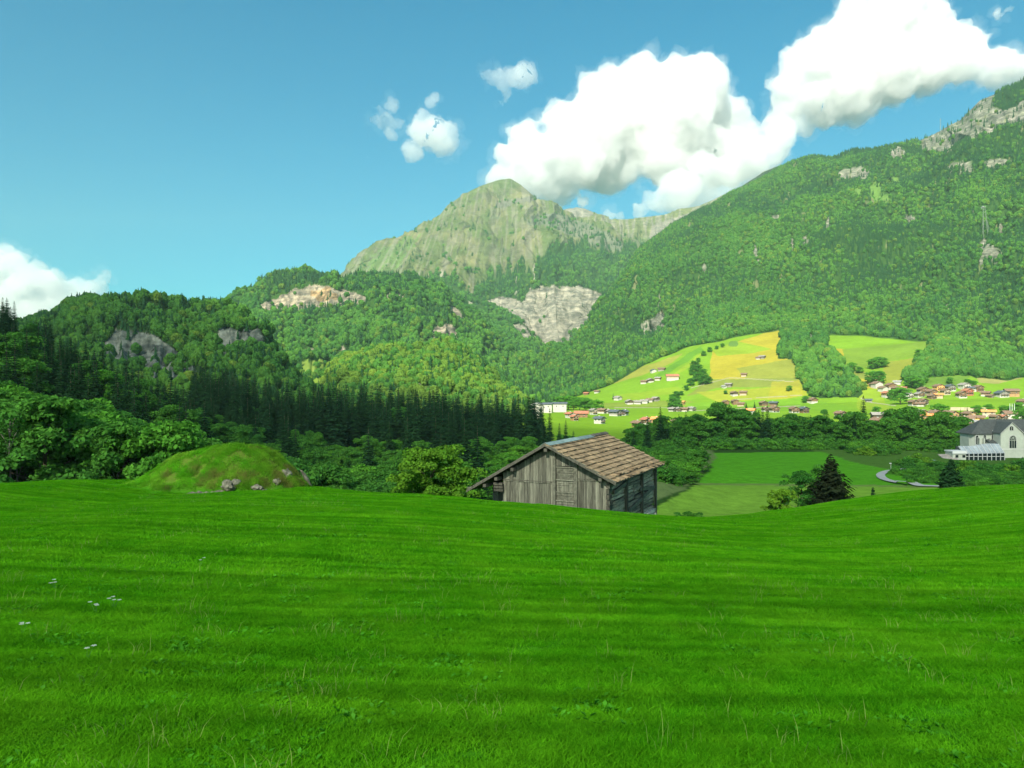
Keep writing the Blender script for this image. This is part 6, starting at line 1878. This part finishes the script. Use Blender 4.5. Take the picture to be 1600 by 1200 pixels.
cloud('torn wisp beside the small puffy cloud', [(598, 188, 15), (612, 166, 9), (590, 172, 8), (604, 212, 9), (618, 190, 9), (580, 188, 6), (574, 246, 5)], DC, 7, CLOUD_D * .4, 20., 1.1)
cloud('small thin cloud high above the summit', [(790, 122, 22), (764, 118, 14), (815, 122, 16), (826, 116, 10), (752, 110, 7), (786, 160, 9), (792, 145, 10)], DC, 8, CLOUD_D * .4, 20., 1.1)
cloud('grey-white cloud bank low over the hills', [(8, 418, 30), (10, 450, 46), (52, 462, 46), (100, 472, 40), (130, 455, 24), (150, 448, 18), (165, 434, 13), (-40, 430, 50), (30, 500, 50), (90, 510, 40), (-90, 470, 60), (25, 428, 22), (72, 440, 18)], DC + 2500, 9, CLOUD_D * .5, 40.)
# ------------------------------------------------------------------ camera
cam = bpy.data.cameras.new('camera'); cam.sensor_width = 36; cam.lens = 36 * F / 1600
cam.clip_start = .1; cam.clip_end = 60000
co = bpy.data.objects.new('camera', cam); COL.objects.link(co)
co.location = (0, 0, 0); co.rotation_euler = (math.radians(90), 0, 0)
sc.camera = co
# ------------------------------------------------------------------ sun and sky
EL, AZ = math.radians(38), math.radians(199)        # azimuth clockwise from the view direction (+Y): behind, to the left
SUN = Vector((math.sin(AZ) * math.cos(EL), math.cos(AZ) * math.cos(EL), math.sin(EL)))
sd = bpy.data.lights.new('sun', 'SUN'); sd.energy = SUN_E; sd.angle = math.radians(.5); sd.color = (1, .965, .82)
so = bpy.data.objects.new('sun', sd); COL.objects.link(so)
so.rotation_euler = (-SUN).to_track_quat('-Z', 'Y').to_euler(); so.location = (0, 0, 300)
w = bpy.data.worlds.new('World'); sc.world = w; w.use_nodes = True
nt = w.node_tree; nt.nodes.clear()
wo = nt.nodes.new('ShaderNodeOutputWorld'); bg = nt.nodes.new('ShaderNodeBackground')
sky = nt.nodes.new('ShaderNodeTexSky'); sky.sky_type = 'NISHITA'; sky.sun_disc = False
sky.sun_elevation = EL; sky.sun_rotation = AZ
sky.altitude = 700; sky.air_density = 1.0; sky.dust_density = 1.0; sky.ozone_density = 1.0
tc = N(nt, 'ShaderNodeTexCoord'); sz = N(nt, 'ShaderNodeSeparateXYZ'); nt.links.new(tc.outputs['Generated'], sz.inputs[0])
cool = mixc(nt, rng(nt, sz.outputs[2], .02, .46, 0, 1), (.17, .52, .56), (.0, .50, .62))
# the unseen half of the sky behind the viewer, whitened to warm the shade
cool = mixc(nt, rng(nt, sz.outputs[1], .05, -.45, 0, 1), cool, (.78, .86, .74))
tint = mixc(nt, 1.0, sky.outputs[0], cool, 'MULTIPLY')
nt.links.new(tint, bg.inputs[0]); bg.inputs[1].default_value = .10
nt.links.new(bg.outputs[0], wo.inputs[0])
vs = sc.view_settings; sc.display_settings.display_device = 'sRGB'
vs.view_transform = 'Standard'; vs.look = 'None'; vs.gamma = 1; vs.use_curve_mapping = False; vs.exposure = EXPOSURE

# ------------------------------------------------------------------ an unseen thin cloud layer, added behind the viewer, that keeps the near meadow in soft shade
EDGE = [(-3200, 1150), (-1500, 1150), (-600, 1120), (-380, 1000), (-300, 800), (-170, 600), (0, 505), (150, 455), (400, 440), (900, 425), (2500, 400)]
ZC = 2150.
off = Vector((SUN.x, SUN.y, 0)) * (ZC / SUN.z)
gx_, gy_ = np.meshgrid(np.linspace(-3100, 2400, 150), np.linspace(-1500, 1350, 100))
ed = np.interp(gx_, [e[0] for e in EDGE], [e[1] for e in EDGE]) + 45 * fbm(gx_ / 260., gy_ / 260., 5, 3)
inside = np.clip((ed - gy_) / 90., 0, 1)
rim = np.minimum.reduce([inside, np.clip((gx_ + 3100) / 200., 0, 1), np.clip((2400 - gx_) / 200., 0, 1), np.clip((gy_ + 1500) / 200., 0, 1)])
th = (150 + 60 * fbm(gx_ / 420., gy_ / 420., 9, 4)) * np.sqrt(rim) * (.85 + .95 * sstep(110, 420, gy_) * sstep(60, -120, gx_) + .25 * sstep(110, 300, gy_) * sstep(-120, 60, gx_)) + .5  # thickened over the left woods and hills to darken them
top = np.stack([gx_ + off.x, gy_ + off.y, ZC + th * .6], -1); btm = np.stack([gx_ + off.x, gy_ + off.y, ZC - th * .4], -1)
nv, nu = gx_.shape
V = np.concatenate([top.reshape(-1, 3), btm.reshape(-1, 3)])
i = (np.arange(nv - 1)[:, None] * nu + np.arange(nu - 1)[None]).reshape(-1)
ft = np.stack([i, i + 1, i + nu + 1, i + nu], -1); fb = ft[:, ::-1] + nv * nu
bd_ = list(range(nu)) + [nu * k + nu - 1 for k in range(1, nv)] + [nu * (nv - 1) + k for k in range(nu - 2, -1, -1)] + [nu * k for k in range(nv - 2, 0, -1)]
fs = np.array([(a, a + nv * nu, b + nv * nu, b) for a, b in zip(bd_, bd_[1:] + bd_[:1])])
tag(link('cloud', npmesh('shade_cloud_layer', V, np.concatenate([ft, fb, fs])), cloud_mat('shade_cloud_vapour', VEIL)), 'added unseen cloud layer behind the viewpoint that shades the meadow', 'cloud', None, 'stuff')

# ------------------------------------------------------------------ haze
if HAZE:
    b = MB(); b.box((-4500, -400, -700), (9500, 0, 0), (0, 7000, 0), (0, 0, 2130))
    m, nt, out = newmat('haze_air')
    v = nt.nodes.new('ShaderNodeVolumePrincipled'); v.inputs['Density'].default_value = HAZE; v.inputs['Color'].default_value = (.62, .90, .78, 1); v.inputs['Anisotropy'].default_value = .2
    nt.links.new(v.outputs[0], out.inputs['Volume'])
    hz = b.build('haze', m); tag(hz, 'thin blue-green mountain haze filling the valley air', None, None, 'stuff')
cy = sc.cycles
cy.max_bounces = 6; cy.diffuse_bounces = 2; cy.glossy_bounces = 2; cy.transmission_bounces = 2; cy.transparent_max_bounces = 8
cy.volume_bounces = VB
cy.use_denoising = True
cy.use_adaptive_sampling = True; cy.adaptive_threshold = .02
for _o in COL.objects:
    if _o.parent is None and _o.get('label') and len(_o['label'].split()) > 15: print('LONG', len(_o['label'].split()), _o['label'])
